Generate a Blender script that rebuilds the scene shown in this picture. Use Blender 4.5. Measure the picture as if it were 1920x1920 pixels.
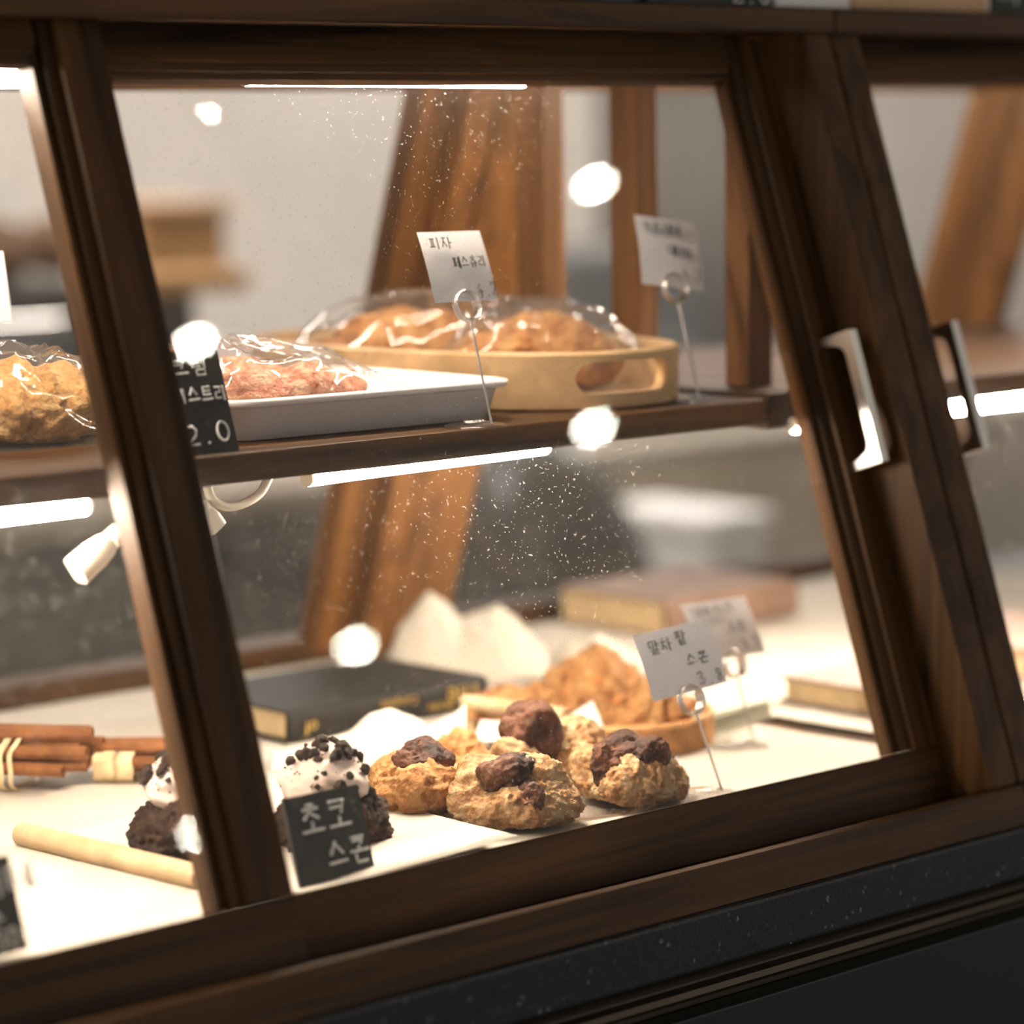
import bpy, bmesh, math, random
import numpy as np
from mathutils import Vector, noise, Matrix
for o in list(bpy.data.objects): bpy.data.objects.remove(o)
sc = bpy.context.scene; COL = sc.collection

# ------------------------------------------------------------------ camera
FPX = 5600.0; TAN = 0.33; TH = math.atan(TAN); CT, ST = math.cos(TH), math.sin(TH)
def _axes(VP=(7010, 175), roll=.015):
    X = np.array([VP[0]-960, VP[1]-960, FPX], float); X /= np.linalg.norm(X)
    P = np.array([0, VP[1]+roll*(VP[0]-960)-960, FPX], float)
    Z = np.cross(X, P); Z = -Z if Z[1] > 0 else Z; Z /= np.linalg.norm(Z)
    return np.array([X, np.cross(Z, X), Z])
RW = _axes()
def ray(px, py): return RW @ np.array([px-960, py-960, FPX], float) / FPX
CAM = -ray(557, 1675) * 1.95
cd = bpy.data.cameras.new('camera'); cam = bpy.data.objects.new('camera', cd); COL.objects.link(cam)
m = Matrix.Identity(4)
for i in range(3):
    m[i][0] = RW[i, 0]; m[i][1] = -RW[i, 1]; m[i][2] = -RW[i, 2]; m[i][3] = CAM[i]
cam.matrix_world = m
cd.sensor_fit = 'HORIZONTAL'; cd.sensor_width = 24.0; cd.lens = 24.0*FPX/1920
cd.clip_start = .05; cd.clip_end = 60
cd.dof.use_dof = True; cd.dof.focus_distance = 2.17; cd.dof.aperture_fstop = 1.6
sc.camera = cam
# ------------------------------------------------------------------ world, exposure
w = bpy.data.worlds.new('world'); sc.world = w; w.use_nodes = True
bg = w.node_tree.nodes['Background']; bg.inputs[0].default_value = (1, .94, .87, 1); bg.inputs[1].default_value = .8
vs = sc.view_settings; vs.view_transform = 'Standard'; vs.look = 'None'; vs.exposure = 0.0; vs.gamma = 1.0; vs.use_curve_mapping = False

# pixel -> point on a known plane
def hit(px, py, n, d):
    r = ray(px, py); n = np.array(n, float); k = (d - n @ CAM)/(n @ r); return Vector(CAM + k*r)
def onz(px, py, z): return hit(px, py, (0, 0, 1), z)
def ony(px, py, y): return hit(px, py, (0, 1, 0), y)
def onx(px, py, x): return hit(px, py, (1, 0, 0), x)
def onF(px, py, n=0.): return hit(px, py, (0, CT, -ST), -n)          # plane parallel to the front glass, n metres in front of the centre door
def onFp(px, py, P):                                                   # the same, through point P
    return hit(px, py, (0, CT, -ST), CT*P[1]-ST*P[2])
def onView(px, py, P):                                                 # upright plane facing the customer side through P
    v = Vector((RW[0, 2], RW[1, 2], 0)).normalized(); return hit(px, py, (v.x, v.y, 0), v.x*P[0]+v.y*P[1])

def proj(P):
    c = RW.T @ (np.array(P, float)-CAM); return 960+FPX*c[0]/c[2], 960+FPX*c[1]/c[2]
def at(px, y, z):                                                      # the point at depth y and height z seen in column px
    a, b = -2., 4.
    for _ in range(50):
        mdl = (a+b)/2
        if proj((mdl, y, z))[0] < px: a = mdl
        else: b = mdl
    return Vector((a, y, z))
# ------------------------------------------------------------------ materials
def new(name):
    mt = bpy.data.materials.new(name); mt.use_nodes = True; nt = mt.node_tree
    return mt, nt, nt.nodes['Principled BSDF'], nt.nodes['Material Output']
def N(nt, t, **kw):
    n = nt.nodes.new(t)
    for k, v in kw.items(): setattr(n, k, v)
    return n
def ramp(nt, stops):
    r = N(nt, 'ShaderNodeValToRGB'); e = r.color_ramp.elements
    while len(e) < len(stops): e.new(.5)
    for i, (p, c) in enumerate(stops): e[i].position = p; e[i].color = (*c, 1)
    return r
def coords(nt, scale, kind='Object'):
    tc = N(nt, 'ShaderNodeTexCoord'); mp = N(nt, 'ShaderNodeMapping'); mp.inputs['Scale'].default_value = scale
    nt.links.new(tc.outputs[kind], mp.inputs[0]); return mp.outputs[0]
def bump(nt, b, h, strength=.3, dist=.002):
    n = N(nt, 'ShaderNodeBump'); n.inputs['Strength'].default_value = strength; n.inputs['Distance'].default_value = dist
    nt.links.new(h, n.inputs['Height']); nt.links.new(n.outputs[0], b.inputs['Normal'])
def plain(name, col, rough=.5, metal=0., spec=.5, noise_scale=0, amt=.25):
    mt, nt, b, o = new(name)
    b.inputs['Roughness'].default_value = rough; b.inputs['Metallic'].default_value = metal; b.inputs['Specular IOR Level'].default_value = spec
    if noise_scale:
        nz = N(nt, 'ShaderNodeTexNoise'); nz.inputs['Scale'].default_value = noise_scale; nz.inputs['Detail'].default_value = 6
        nt.links.new(coords(nt, (1, 1, 1)), nz.inputs['Vector'])
        r = ramp(nt, [(.3, tuple(c*(1-amt) for c in col)), (.7, tuple(min(1, c*(1+amt)) for c in col))])
        nt.links.new(nz.outputs['Fac'], r.inputs[0]); nt.links.new(r.outputs[0], b.inputs['Base Color'])
    else: b.inputs['Base Color'].default_value = (*col, 1)
    return mt
def wood(name, dark, light, axis='x', rough=.52, grain=1., spec=.2):
    mt, nt, b, o = new(name); k = {'x': (2.2, 55, 55), 'y': (55, 2.2, 55), 'z': (55, 55, 2.2)}[axis]
    nz = N(nt, 'ShaderNodeTexNoise'); nz.inputs['Scale'].default_value = grain; nz.inputs['Detail'].default_value = 9; nz.inputs['Roughness'].default_value = .62; nz.inputs['Distortion'].default_value = .6
    nt.links.new(coords(nt, k), nz.inputs['Vector'])
    mid = tuple((a+c)/2*.95 for a, c in zip(dark, light))
    r = ramp(nt, [(.28, dark), (.5, mid), (.74, light)])
    nt.links.new(nz.outputs['Fac'], r.inputs[0])
    n2 = N(nt, 'ShaderNodeTexNoise'); n2.inputs['Scale'].default_value = 2.2; n2.inputs['Detail'].default_value = 3
    nt.links.new(coords(nt, tuple(q**.5 for q in k)), n2.inputs['Vector'])
    r2 = ramp(nt, [(.3, (.62, .6, .58)), (.7, (1.15, 1.12, 1.1))])
    nt.links.new(n2.outputs['Fac'], r2.inputs[0])
    mx = N(nt, 'ShaderNodeMix', data_type='RGBA', blend_type='MULTIPLY'); mx.inputs['Factor'].default_value = 1
    nt.links.new(r.outputs[0], mx.inputs['A']); nt.links.new(r2.outputs[0], mx.inputs['B']); nt.links.new(mx.outputs['Result'], b.inputs['Base Color'])
    b.inputs['Roughness'].default_value = rough; b.inputs['Specular IOR Level'].default_value = spec
    bump(nt, b, nz.outputs['Fac'], .12, .001)
    return mt
def emit(name, col, s):
    mt, nt, b, o = new(name); b.inputs['Base Color'].default_value = (*col, 1)
    b.inputs['Emission Color'].default_value = (*col, 1); b.inputs['Emission Strength'].default_value = s; return mt
def clear(name, f0=.04, rough=0., haze=0., hazecol=(.9, .9, .9), tint=(1, 1, 1), dust=0.):
    """thin clear sheet: passes light straight through, reflects by Fresnel"""
    mt, nt, b, o = new(name); nt.nodes.remove(b)
    tr = N(nt, 'ShaderNodeBsdfTransparent'); tr.inputs[0].default_value = (*tint, 1)
    gl = N(nt, 'ShaderNodeBsdfGlossy'); gl.inputs['Roughness'].default_value = rough
    lw = N(nt, 'ShaderNodeLayerWeight'); lw.inputs['Blend'].default_value = .5
    pw = N(nt, 'ShaderNodeMath', operation='POWER'); pw.inputs[1].default_value = 5
    nt.links.new(lw.outputs['Facing'], pw.inputs[0])
    ml = N(nt, 'ShaderNodeMath', operation='MULTIPLY_ADD'); ml.inputs[1].default_value = 1-f0; ml.inputs[2].default_value = f0
    nt.links.new(pw.outputs[0], ml.inputs[0])
    mx = N(nt, 'ShaderNodeMixShader'); nt.links.new(ml.outputs[0], mx.inputs[0]); nt.links.new(tr.outputs[0], mx.inputs[1]); nt.links.new(gl.outputs[0], mx.inputs[2])
    out = mx.outputs[0]
    if haze or dust:
        df = N(nt, 'ShaderNodeBsdfDiffuse'); df.inputs[0].default_value = (*hazecol, 1)
        tl = N(nt, 'ShaderNodeBsdfTranslucent'); tl.inputs[0].default_value = (*hazecol, 1)
        m0 = N(nt, 'ShaderNodeMixShader'); nt.links.new(df.outputs[0], m0.inputs[1]); nt.links.new(tl.outputs[0], m0.inputs[2])
        m2 = N(nt, 'ShaderNodeMixShader'); nt.links.new(out, m2.inputs[1]); nt.links.new(m0.outputs[0], m2.inputs[2])
        if dust:
            nz = N(nt, 'ShaderNodeTexNoise'); nz.inputs['Scale'].default_value = 420; nz.inputs['Detail'].default_value = 1
            nt.links.new(coords(nt, (1, 1, 1)), nz.inputs['Vector'])
            r = ramp(nt, [(.0, (haze,)*3), (.70, (haze,)*3), (.75, (dust,)*3)]); nt.links.new(nz.outputs['Fac'], r.inputs[0])
            nt.links.new(r.outputs[0], m2.inputs[0])
        else: m2.inputs[0].default_value = haze
        out = m2.outputs[0]
    nt.links.new(out, o.inputs['Surface']); return mt
def food(name, stops, scale=28, rough=.7, bs=.5, bscale=160, bd=.002, spec=.3):
    mt, nt, b, o = new(name)
    nz = N(nt, 'ShaderNodeTexNoise'); nz.inputs['Scale'].default_value = scale; nz.inputs['Detail'].default_value = 9; nz.inputs['Roughness'].default_value = .68
    nt.links.new(coords(nt, (1, 1, 1)), nz.inputs['Vector'])
    r = ramp(nt, stops); nt.links.new(nz.outputs['Fac'], r.inputs[0]); nt.links.new(r.outputs[0], b.inputs['Base Color'])
    b.inputs['Roughness'].default_value = rough; b.inputs['Specular IOR Level'].default_value = spec
    n2 = N(nt, 'ShaderNodeTexNoise'); n2.inputs['Scale'].default_value = bscale; n2.inputs['Detail'].default_value = 5
    nt.links.new(coords(nt, (1, 1, 1)), n2.inputs['Vector']); bump(nt, b, n2.outputs['Fac'], bs, bd)
    return mt
WD, WL = (.010, .0046, .0017), (.140, .064, .019)
M = {}
for a in 'xyz': M['wood_'+a] = wood('dark_walnut_'+a, WD, WL, a)
M['wood_rear'] = wood('walnut_rear_lit', (.045, .018, .005), (.36, .155, .038), 'z')  # same walnut, LED glow painted in as a lighter orange
M['wood_upright'] = wood('walnut_upright_lit', (.05, .022, .008), (.30, .14, .05), 'z')  # walnut copy for the uprights, lit look put into its colour
M['bamboo'] = wood('pale_bamboo', (.52, .34, .17), (.68, .48, .27), 'x', .45, .8)
M['lightwood'] = wood('light_wood', (.62, .45, .25), (.78, .6, .38), 'x', .55, .8)
M['glass'] = clear('pane_glass', .04, 0, .004, (.95, .93, .9), (1, 1, 1), .22)
M['film'] = clear('bag_film', .05, .09, .05, (1, .97, .93))
M['acrylic'] = clear('clear_acrylic', .05, .03, .006, (1, 1, 1))
M['chrome'] = plain('polished_chrome', (.93, .91, .88), .3, 1)
M['steel'] = plain('steel_wire', (.75, .72, .69), .22, 1)
M['black_metal'] = plain('black_metal', (.012, .012, .012), .28, 0, .6)
M['panel'] = plain('black_panel', (.008, .009, .0085), .42, 0, .4, 6, .15)
M['card'] = plain('card_paper', (.9, .87, .88), .8, 0, .2)
M['ink'] = plain('black_ink', (.02, .018, .02), .6)
M['slate'] = plain('chalkboard', (.018, .02, .017), .55, 0, .4, 9, .3)
M['chalk'] = plain('white_chalk', (.8, .8, .78), .9, 0, .1, 300, .2)
M['ceramic'] = plain('white_enamel', (.86, .82, .80), .22, 0, .5)
M['plastic'] = plain('cream_plastic', (.85, .8, .68), .4, 0, .5)
M['cover_black'] = plain('black_cloth', (.014, .0125, .01), .6, 0, .3, 60, .3)
M['cover_brown'] = plain('brown_leather', (.2, .12, .085), .6, 0, .3, 30, .3)
M['cover_mauve'] = plain('mauve_cloth', (.33, .25, .22), .7, 0, .3, 40, .15)
M['pages'] = plain('aged_pages', (.74, .57, .33), .85, 0, .2, 90, .12)
M['gold'] = plain('gold_leaf', (.75, .5, .14), .35, .6)
M['kraft'] = plain('kraft_board', (.62, .4, .24), .8, 0, .2, 12, .1)
M['white'] = plain('white_card', (.8, .79, .78), .6)
M['raffia'] = plain('raffia_ribbon', (.78, .62, .36), .7, 0, .2, 80, .25)
M['wicker'] = plain('wicker', (.6, .32, .13), .6, 0, .3, 60, .35)
M['cream'] = food('whipped_cream', [(.3, (.72, .56, .48)), (.7, (.84, .7, .62))], 20, .5, .15, 60)
M['crumb'] = food('cookie_crumb', [(.3, (.012, .008, .006)), (.7, (.05, .03, .02))], 80, .75, .6, 300)
M['choco'] = food('chocolate_dough', [(.32, (.010, .005, .003)), (.55, (.036, .016, .008)), (.75, (.10, .046, .022))], 55, .75, .8, 220, .003)
M['dough'] = food('baked_dough', [(.34, (.22, .095, .035)), (.46, (.38, .20, .085)), (.56, (.50, .33, .17)), (.68, (.46, .38, .25))], 75, .75, .9, 230, .003)
M['dough2'] = food('golden_dough', [(.34, (.24, .09, .026)), (.5, (.40, .19, .065)), (.64, (.48, .29, .12))], 70, .7, .9, 220, .003)
M['nut'] = food('toasted_nut', [(.3, (.36, .13, .04)), (.7, (.58, .26, .09))], 60, .5, .3, 150)
M['bean'] = food('red_bean_paste', [(.36, (.02, .008, .006)), (.5, (.11, .04, .02)), (.7, (.22, .10, .055))], 30, .68, .8, 200, .003, .3)
M['flaky'] = food('flaky_croissant', [(.32, (.30, .11, .03)), (.46, (.50, .25, .08)), (.62, (.64, .41, .17))], 60, .6, 1., 200, .004, .3)
M['pastry'] = food('flaky_pastry', [(.34, (.15, .05, .014)), (.47, (.36, .15, .045)), (.62, (.50, .28, .11))], 60, .65, 1., 180, .004, .3)
M['ham'] = food('pink_topping', [(.34, (.26, .075, .035)), (.47, (.48, .19, .11)), (.6, (.60, .38, .26))], 85, .65, 1., 220, .004, .3)
M['cinnamon'] = food('cinnamon_bark', [(.3, (.15, .05, .015)), (.7, (.31, .12, .036))], 70, .7, .5, 240, .0015)
def paper_mat(name, col, print_amt):
    mt, nt, b, o = new(name); b.inputs['Roughness'].default_value = .85; b.inputs['Specular IOR Level'].default_value = .2
    nz = N(nt, 'ShaderNodeTexNoise'); nz.inputs['Scale'].default_value = 1; nz.inputs['Detail'].default_value = 4
    nt.links.new(coords(nt, (260, 520, 260)), nz.inputs['Vector'])
    n2 = N(nt, 'ShaderNodeTexNoise'); n2.inputs['Scale'].default_value = 9; n2.inputs['Detail'].default_value = 2
    nt.links.new(coords(nt, (1, 1, 1)), n2.inputs['Vector'])
    r = ramp(nt, [(.36, (1, 1, 1)), (.46, (0, 0, 0))]); nt.links.new(nz.outputs['Fac'], r.inputs[0])
    r2 = ramp(nt, [(.45, (0, 0, 0)), (.58, (1, 1, 1))]); nt.links.new(n2.outputs['Fac'], r2.inputs[0])
    ml = N(nt, 'ShaderNodeMath', operation='MULTIPLY'); nt.links.new(r.outputs[0], ml.inputs[0]); nt.links.new(r2.outputs[0], ml.inputs[1])
    m3 = N(nt, 'ShaderNodeMath', operation='MULTIPLY'); m3.inputs[1].default_value = print_amt; nt.links.new(ml.outputs[0], m3.inputs[0])
    mx = N(nt, 'ShaderNodeMix', data_type='RGBA'); nt.links.new(m3.outputs[0], mx.inputs['Factor'])
    mx.inputs['A'].default_value = (*col, 1); mx.inputs['B'].default_value = (.28, .25, .23, 1)
    nt.links.new(mx.outputs['Result'], b.inputs['Base Color']); return mt
M['newsprint'] = paper_mat('printed_paper', (.56, .51, .44), .6)
M['parchment'] = plain('parchment', (.62, .57, .49), .7, 0, .25, 25, .04)
M['liner'] = plain('liner_paper', (.85, .8, .78), .75, 0, .2, 25, .04)
def granite():
    mt, nt, b, o = new('black_granite')
    v = N(nt, 'ShaderNodeTexVoronoi'); v.inputs['Scale'].default_value = 420; nt.links.new(coords(nt, (1, 1, 1)), v.inputs['Vector'])
    r = ramp(nt, [(0, (.005, .006, .007)), (.55, (.011, .013, .016)), (.9, (.02, .024, .028)), (.98, (.2, .21, .22))])
    nt.links.new(v.outputs['Color'], r.inputs[0]); nt.links.new(r.outputs[0], b.inputs['Base Color'])
    b.inputs['Roughness'].default_value = .3; return mt
M['granite'] = granite()
WARM = (1, .83, .62)
M['led'] = emit('led_tube', (1, .86, .68), 260.)
M['led_top'] = emit('led_tube_top', (1, .86, .68), 190.)
M['lamp'] = emit('downlight_glow', (1, .93, .78), 520.)
M['kpanel'] = emit('kitchen_panel', (1, .93, .84), 38.)

# ------------------------------------------------------------------ mesh building
class MB:
    def __init__(s): s.v = []; s.f = []; s.sm = []
    def add(s, vs, fs, smooth=False):
        o = len(s.v); s.v += [tuple(v) for v in vs]; s.f += [tuple(i+o for i in f) for f in fs]; s.sm += [smooth]*len(fs); return s
    def box(s, a, b, bev=0.):
        x0, y0, z0 = (min(a[i], b[i]) for i in range(3)); x1, y1, z1 = (max(a[i], b[i]) for i in range(3))
        if bev <= 0:
            vs = [(x0,y0,z0),(x1,y0,z0),(x1,y1,z0),(x0,y1,z0),(x0,y0,z1),(x1,y0,z1),(x1,y1,z1),(x0,y1,z1)]
            return s.add(vs, [(0,3,2,1),(4,5,6,7),(0,1,5,4),(1,2,6,5),(2,3,7,6),(3,0,4,7)])
        bm = bmesh.new(); bmesh.ops.create_cube(bm, size=1)
        for v in bm.verts: v.co = Vector(((x0+x1)/2+v.co.x*(x1-x0), (y0+y1)/2+v.co.y*(y1-y0), (z0+z1)/2+v.co.z*(z1-z0)))
        bmesh.ops.bevel(bm, geom=bm.edges[:], offset=bev, segments=2, affect='EDGES', profile=.5)
        return s.bm(bm)
    def bm(s, bm, smooth=False):
        bm.verts.index_update(); s.add([v.co[:] for v in bm.verts], [[v.index for v in f.verts] for f in bm.faces], smooth); bm.free(); return s
    def prism(s, prof, axis, a, b, smooth=False):
        """closed profile (list of 2-tuples in the two other axes, in xyz order) extruded along axis from a to b"""
        n = len(prof)
        def P(q, t):
            l = list(q); l.insert('xyz'.index(axis), t); return tuple(l)
        vs = [P(q, a) for q in prof]+[P(q, b) for q in prof]
        s.add(vs, [(i, (i+1) % n, n+(i+1) % n, n+i) for i in range(n)], smooth)
        s.add(vs[:n], [tuple(range(n))]); s.add(vs[n:], [tuple(range(n))]); return s
    def tube(s, pts, r, seg=10, smooth=True, caps=True, closed=False):
        pts = [Vector(p) for p in pts]; n = len(pts); rings = []
        rr = r if isinstance(r, (list, tuple)) else [r]*n
        up = None
        for i, p in enumerate(pts):
            t = (pts[(i+1) % n]-pts[i-1]) if closed else (pts[min(i+1, n-1)]-pts[max(i-1, 0)])
            t.normalize()
            if up is None: up = t.orthogonal().normalized()
            else:
                up = up - t*up.dot(t); up = up.normalized() if up.length > 1e-6 else t.orthogonal().normalized()
            b = t.cross(up)
            rings.append([p+(up*math.cos(2*math.pi*k/seg)+b*math.sin(2*math.pi*k/seg))*rr[i] for k in range(seg)])
        vs = [v for rg in rings for v in rg]
        fs = [(i*seg+k, i*seg+(k+1) % seg, ((i+1) % n)*seg+(k+1) % seg, ((i+1) % n)*seg+k) for i in range(n if closed else n-1) for k in range(seg)]
        s.add(vs, fs, smooth)
        if caps and not closed: s.add(rings[0], [tuple(range(seg-1, -1, -1))]); s.add(rings[-1], [tuple(range(seg))])
        return s
    def lathe(s, prof, c=(0, 0, 0), seg=32, smooth=True):
        n = len(prof); vs = [(c[0]+r*math.cos(2*math.pi*k/seg), c[1]+r*math.sin(2*math.pi*k/seg), c[2]+z) for r, z in prof for k in range(seg)]
        fs = [(i*seg+k, i*seg+(k+1) % seg, (i+1)*seg+(k+1) % seg, (i+1)*seg+k) for i in range(n-1) for k in range(seg)]
        return s.add(vs, fs, smooth)
    def grid(s, nu, nv, fn, smooth=True):
        vs = [fn(i/(nu-1), j/(nv-1)) for j in range(nv) for i in range(nu)]
        return s.add(vs, [(j*nu+i, j*nu+i+1, (j+1)*nu+i+1, (j+1)*nu+i) for j in range(nv-1) for i in range(nu-1)], smooth)
    def blob(s, c, rad, seed=0, amps=((20, .004),), sub=4, fn=None, rot=0., smooth=True, zmin=None):
        bm = bmesh.new(); bmesh.ops.create_icosphere(bm, subdivisions=sub, radius=1); c = Vector(c); off = Vector((seed*7.31, seed*3.17, seed*1.9))
        cr, sr = math.cos(rot), math.sin(rot)
        for v in bm.verts:
            d = v.co.copy(); p = Vector((d.x*rad[0], d.y*rad[1], d.z*rad[2]))
            if fn: p = fn(d, p)
            for fq, am in amps:
                nv_ = noise.noise(p*fq+off); p = p + d*((nv_ if fq < 60 else .45-1.6*abs(nv_))*am)
            if zmin is not None: p.z = max(p.z, zmin)
            v.co = c+Vector((p.x*cr-p.y*sr, p.x*sr+p.y*cr, p.z))
        return s.bm(bm, smooth)
def obj(name, mb, mat, parent=None, world=True):
    vs = mb.v
    if parent is not None and world:
        L = parent.location; vs = [(x-L.x, y-L.y, z-L.z) for x, y, z in vs]
    me = bpy.data.meshes.new(name); me.from_pydata([tuple(v) for v in vs], [], mb.f)
    me.polygons.foreach_set('use_smooth', mb.sm); 
    bm = bmesh.new(); bm.from_mesh(me); bmesh.ops.recalc_face_normals(bm, faces=bm.faces); bm.to_mesh(me); bm.free()
    me.materials.append(M[mat] if isinstance(mat, str) else mat)
    o = bpy.data.objects.new(name, me); COL.objects.link(o)
    if parent is not None: o.parent = parent
    return o
def tag(o, label=None, cat=None, group=None, kind=None):
    if label: o['label'] = label
    if cat: o['category'] = cat
    if group: o['group'] = group
    if kind: o['kind'] = kind
    return o
def thing(name, loc, label, cat, group=None, rot=(0, 0, 0)):
    e = bpy.data.objects.new(name, None); COL.objects.link(e); e.location = Vector(loc); e.rotation_euler = rot; e.empty_display_size = .02
    return tag(e, label, cat, group)
def struct(name, mb, mat): return tag(obj(name, mb, mat), kind='structure')

# ------------------------------------------------------------------ layout numbers (metres); z=0 is the case floor, y=0 the centre door face at z=0
ZT = .528; DEP = .749                     # top of door opening; rear face of case at z=0
ZF = -.013
ZC = -.059                                # stone counter top
ZS = .274; YS = .14                       # shelf top, shelf front edge
# ------------------------------------------------------------------ room
ROOM_F, ROOM_C = -.97, 1.62
M['wallp'] = plain('warm_grey_plaster', (.66, .61, .57), .9, 0, .2, 3, .06)
M['ceil'] = plain('ceiling_paint', (.5, .47, .44), .9, 0, .2, 2, .04)
M['floorm'] = plain('concrete_floor', (.2, .185, .17), .6, 0, .3, 5, .2)
struct('floor', MB().box((-4, -6, ROOM_F-.05), (8, 4.6, ROOM_F)), 'floorm')
struct('ceiling', MB().box((-4, -6, ROOM_C), (8, 4.6, ROOM_C+.05)), 'ceil')
struct('wall_back', MB().box((-4, 4.0, ROOM_F), (8, 4.1, ROOM_C)), 'wallp')

# downlights above the customer side
for nm, (x, y) in (('nearest the display case', (2.43, -1.48)), ('set apart nearer the counter end', (1.82, -1.90)), ('first of the straight row', (3.10, -2.34)),
                   ('second of the straight row', (3.05, -3.23)), ('last of the straight row', (3.14, -4.20))):
    t = thing('ceiling_downlight', (x, y, ROOM_C), 'small round ceiling downlight mirrored in the slanted glass, '+nm, 'lamp', 'ceiling downlights')
    obj('trim_ring', MB().lathe([(.022, -.001), (.045, -.006), (.047, 0)], seg=24), 'white', t, False)
    obj('lamp_disc', MB().lathe([(.0001, -.003), (.02, -.003)], seg=24), 'lamp', t, False)
# kitchen light panels
for k, (x, y) in enumerate(((.6, 2.4), (2.4, 2.4), (4.2, 2.4))):
    t = thing('panel_light', (x, y, ROOM_C), 'square ceiling light panel over the kitchen, '+('nearest the display case', 'middle of three', 'farthest of three')[k], 'lamp', 'kitchen ceiling panels')
    obj('frame', MB().box((-.32, -.32, -.02), (.32, .32, 0)), 'white', t, False)
    obj('diffuser', MB().box((-.3, -.3, -.024), (.3, .3, -.0201)), 'kpanel', t, False)

# ------------------------------------------------------------------ counter and cabinet below
X0, X1 = -1.0, 2.6
YF = -.074
ct = obj('stone_counter', MB().box((X0, YF, ZC-.041), (X1, .9, ZC), .003), 'granite'); tag(ct, 'speckled black stone counter slab under the wooden display cases', 'counter')
cab = thing('counter_cabinet', (.8, .4, ROOM_F), 'black cabinet with metal trims under the stone counter', 'cabinet')
obj('body', MB().box((X0+.02, YF+.03, ROOM_F+.001), (X1-.02, .88, ZC-.0415)), 'panel', cab)

zb = ZC-.041
obj('drawer_panel', MB().box((X0+.02, YF-.004, -.6), (.0565, YF+.03, zb-.030), .0015), 'panel', cab)
obj('drawer_panel', MB().box((.0595, YF-.004, -.6), (X1-.02, YF+.03, zb-.030), .0015), 'panel', cab)
def trim_prof(x0, x1):
    y = YF+.002
    p = [(y+.028, zb-.001), (y+.004, zb-.001), (y, zb-.004), (y+.002, zb-.007), (y+.012, zb-.009), (y+.012, zb-.013), (y+.004, zb-.0145), (y+.001, zb-.018), (y+.004, zb-.0215), (y+.014, zb-.023), (y+.014, zb-.0295), (y+.028, zb-.0295)]
    return MB().prism(p, 'x', x0, x1)
M['trim'] = plain('dark_bronze_trim', (.10, .08, .06), .3, .8)
obj('metal_trim', trim_prof(X0+.02, .055), 'trim', cab); obj('metal_trim', trim_prof(.061, X1-.02), 'trim', cab)

# ------------------------------------------------------------------ display case (frame), doors
FR = (-TH, 0, 0); RR = (TH, 0, 0); V = lambda z: z/CT
def slant(name, loc, label, cat, rot=FR): return thing(name, loc, label, cat, None, rot)
def lb(u0, u1, n0, n1, v0, v1, bev=.0015): return MB().box((u0, -n1, v0), (u1, -n0, v1), bev)
def stile(u0, u1, nf, dep, v0, v1):
    """upright door member, moulded on its inner (u0) side"""
    q = [(u0, -(nf-dep)), (u0, -(nf-.010)), (u0+.0045, -(nf-.010)), (u0+.0055, -(nf-.013)), (u0+.0068, -(nf-.013)), (u0+.0075, -(nf-.006)),
         (u0+.0135, -(nf-.0045)), (u0+.0145, -(nf-.0075)), (u0+.0155, -(nf-.0075)), (u0+.017, -nf), (u1-.0015, -nf), (u1, -(nf-.0015)), (u1, -(nf-dep))]
    return MB().prism(q, 'z', v0, v1)
def rail(u0, u1, nf, dep, v_in, v_out):
    """cross member, moulded on the v_in side"""
    g = 1 if v_out > v_in else -1
    q = [(-(nf-dep), v_in), (-(nf-.010), v_in), (-(nf-.009), v_in+g*.003), (-(nf-.004), v_in+g*.004), (-(nf-.0035), v_in+g*.008), (-nf, v_in+g*.010), (-nf, v_out), (-(nf-dep), v_out)]
    return MB().prism(q, 'x', u0, u1)
VT = V(ZT)+.007
def door(label, loc, u0, u1, ul, ur, nf, handle=None, mirror_left=True):
    d = slant('sliding_door', loc, label, 'glass door')
    du = loc[0]
    obj('stile', stile(ur-du, u1-du, nf, .024, .0002, VT+.042), 'wood_z', d, False)
    L = stile(0, ul-u0, nf, .024, .0002, VT+.042)
    L.v = [(ul-du-x, y, z) for x, y, z in L.v]; obj('stile', L, 'wood_z', d, False)
    obj('top_rail', rail(ul-du, ur-du, nf-.0005, .023, VT, VT+.042), 'wood_x', d, False)
    obj('bottom_rail', lb(u0-du, u1-du, nf-.024, nf, -.0447, 0, .001), 'wood_x', d, False)
    obj('pane', lb(ul-du-.004, ur-du+.004, nf-.0155, nf-.0115, -.004, VT+.004, 0), 'glass', d, False)
    if handle:
        uh, v0, v1 = handle; a = .031; b = .0215
        q = [(0, v0), (-a, v0), (-a, v1), (0, v1), (0, v1-.006)]
        q += [(-(b-.010)+.001, v1-.0085)]+[(-(b-.010+.010*math.sin(k*math.pi/8)), v1-.0095-.010*(1-math.cos(k*math.pi/8))) for k in range(1, 5)]
        q += [(-(b-.010+.010*math.cos(k*math.pi/8)), v0+.0095+.010*(1-math.sin(k*math.pi/8))) for k in range(0, 5)]
        q += [(-(b-.010)+.001, v0+.0085), (0, v0+.006)]
        mbh = MB().prism([(y-nf, z) for y, z in q], 'x', uh-du-.0045, uh-du+.0045)
        h = obj('handle', mbh, 'chrome', d, False); bv = h.modifiers.new('bevel', 'BEVEL'); bv.width = .0008; bv.segments = 2; bv.limit_method = 'ANGLE'
        h['label'] = 'polished chrome pull handle'
    return d
pm = onF(1548, 657); pn = onF(1605, 885)
hv0, hv1 = V(onF(1640, 884, .02)[2])-.001, V(onF(1590, 640, .02)[2])+.001
door('front sliding glass door left of the chrome handle door, nearest the camera', (-.5, 0, 0), -.98, -.022, -.91, -.0765, .027)
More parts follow.
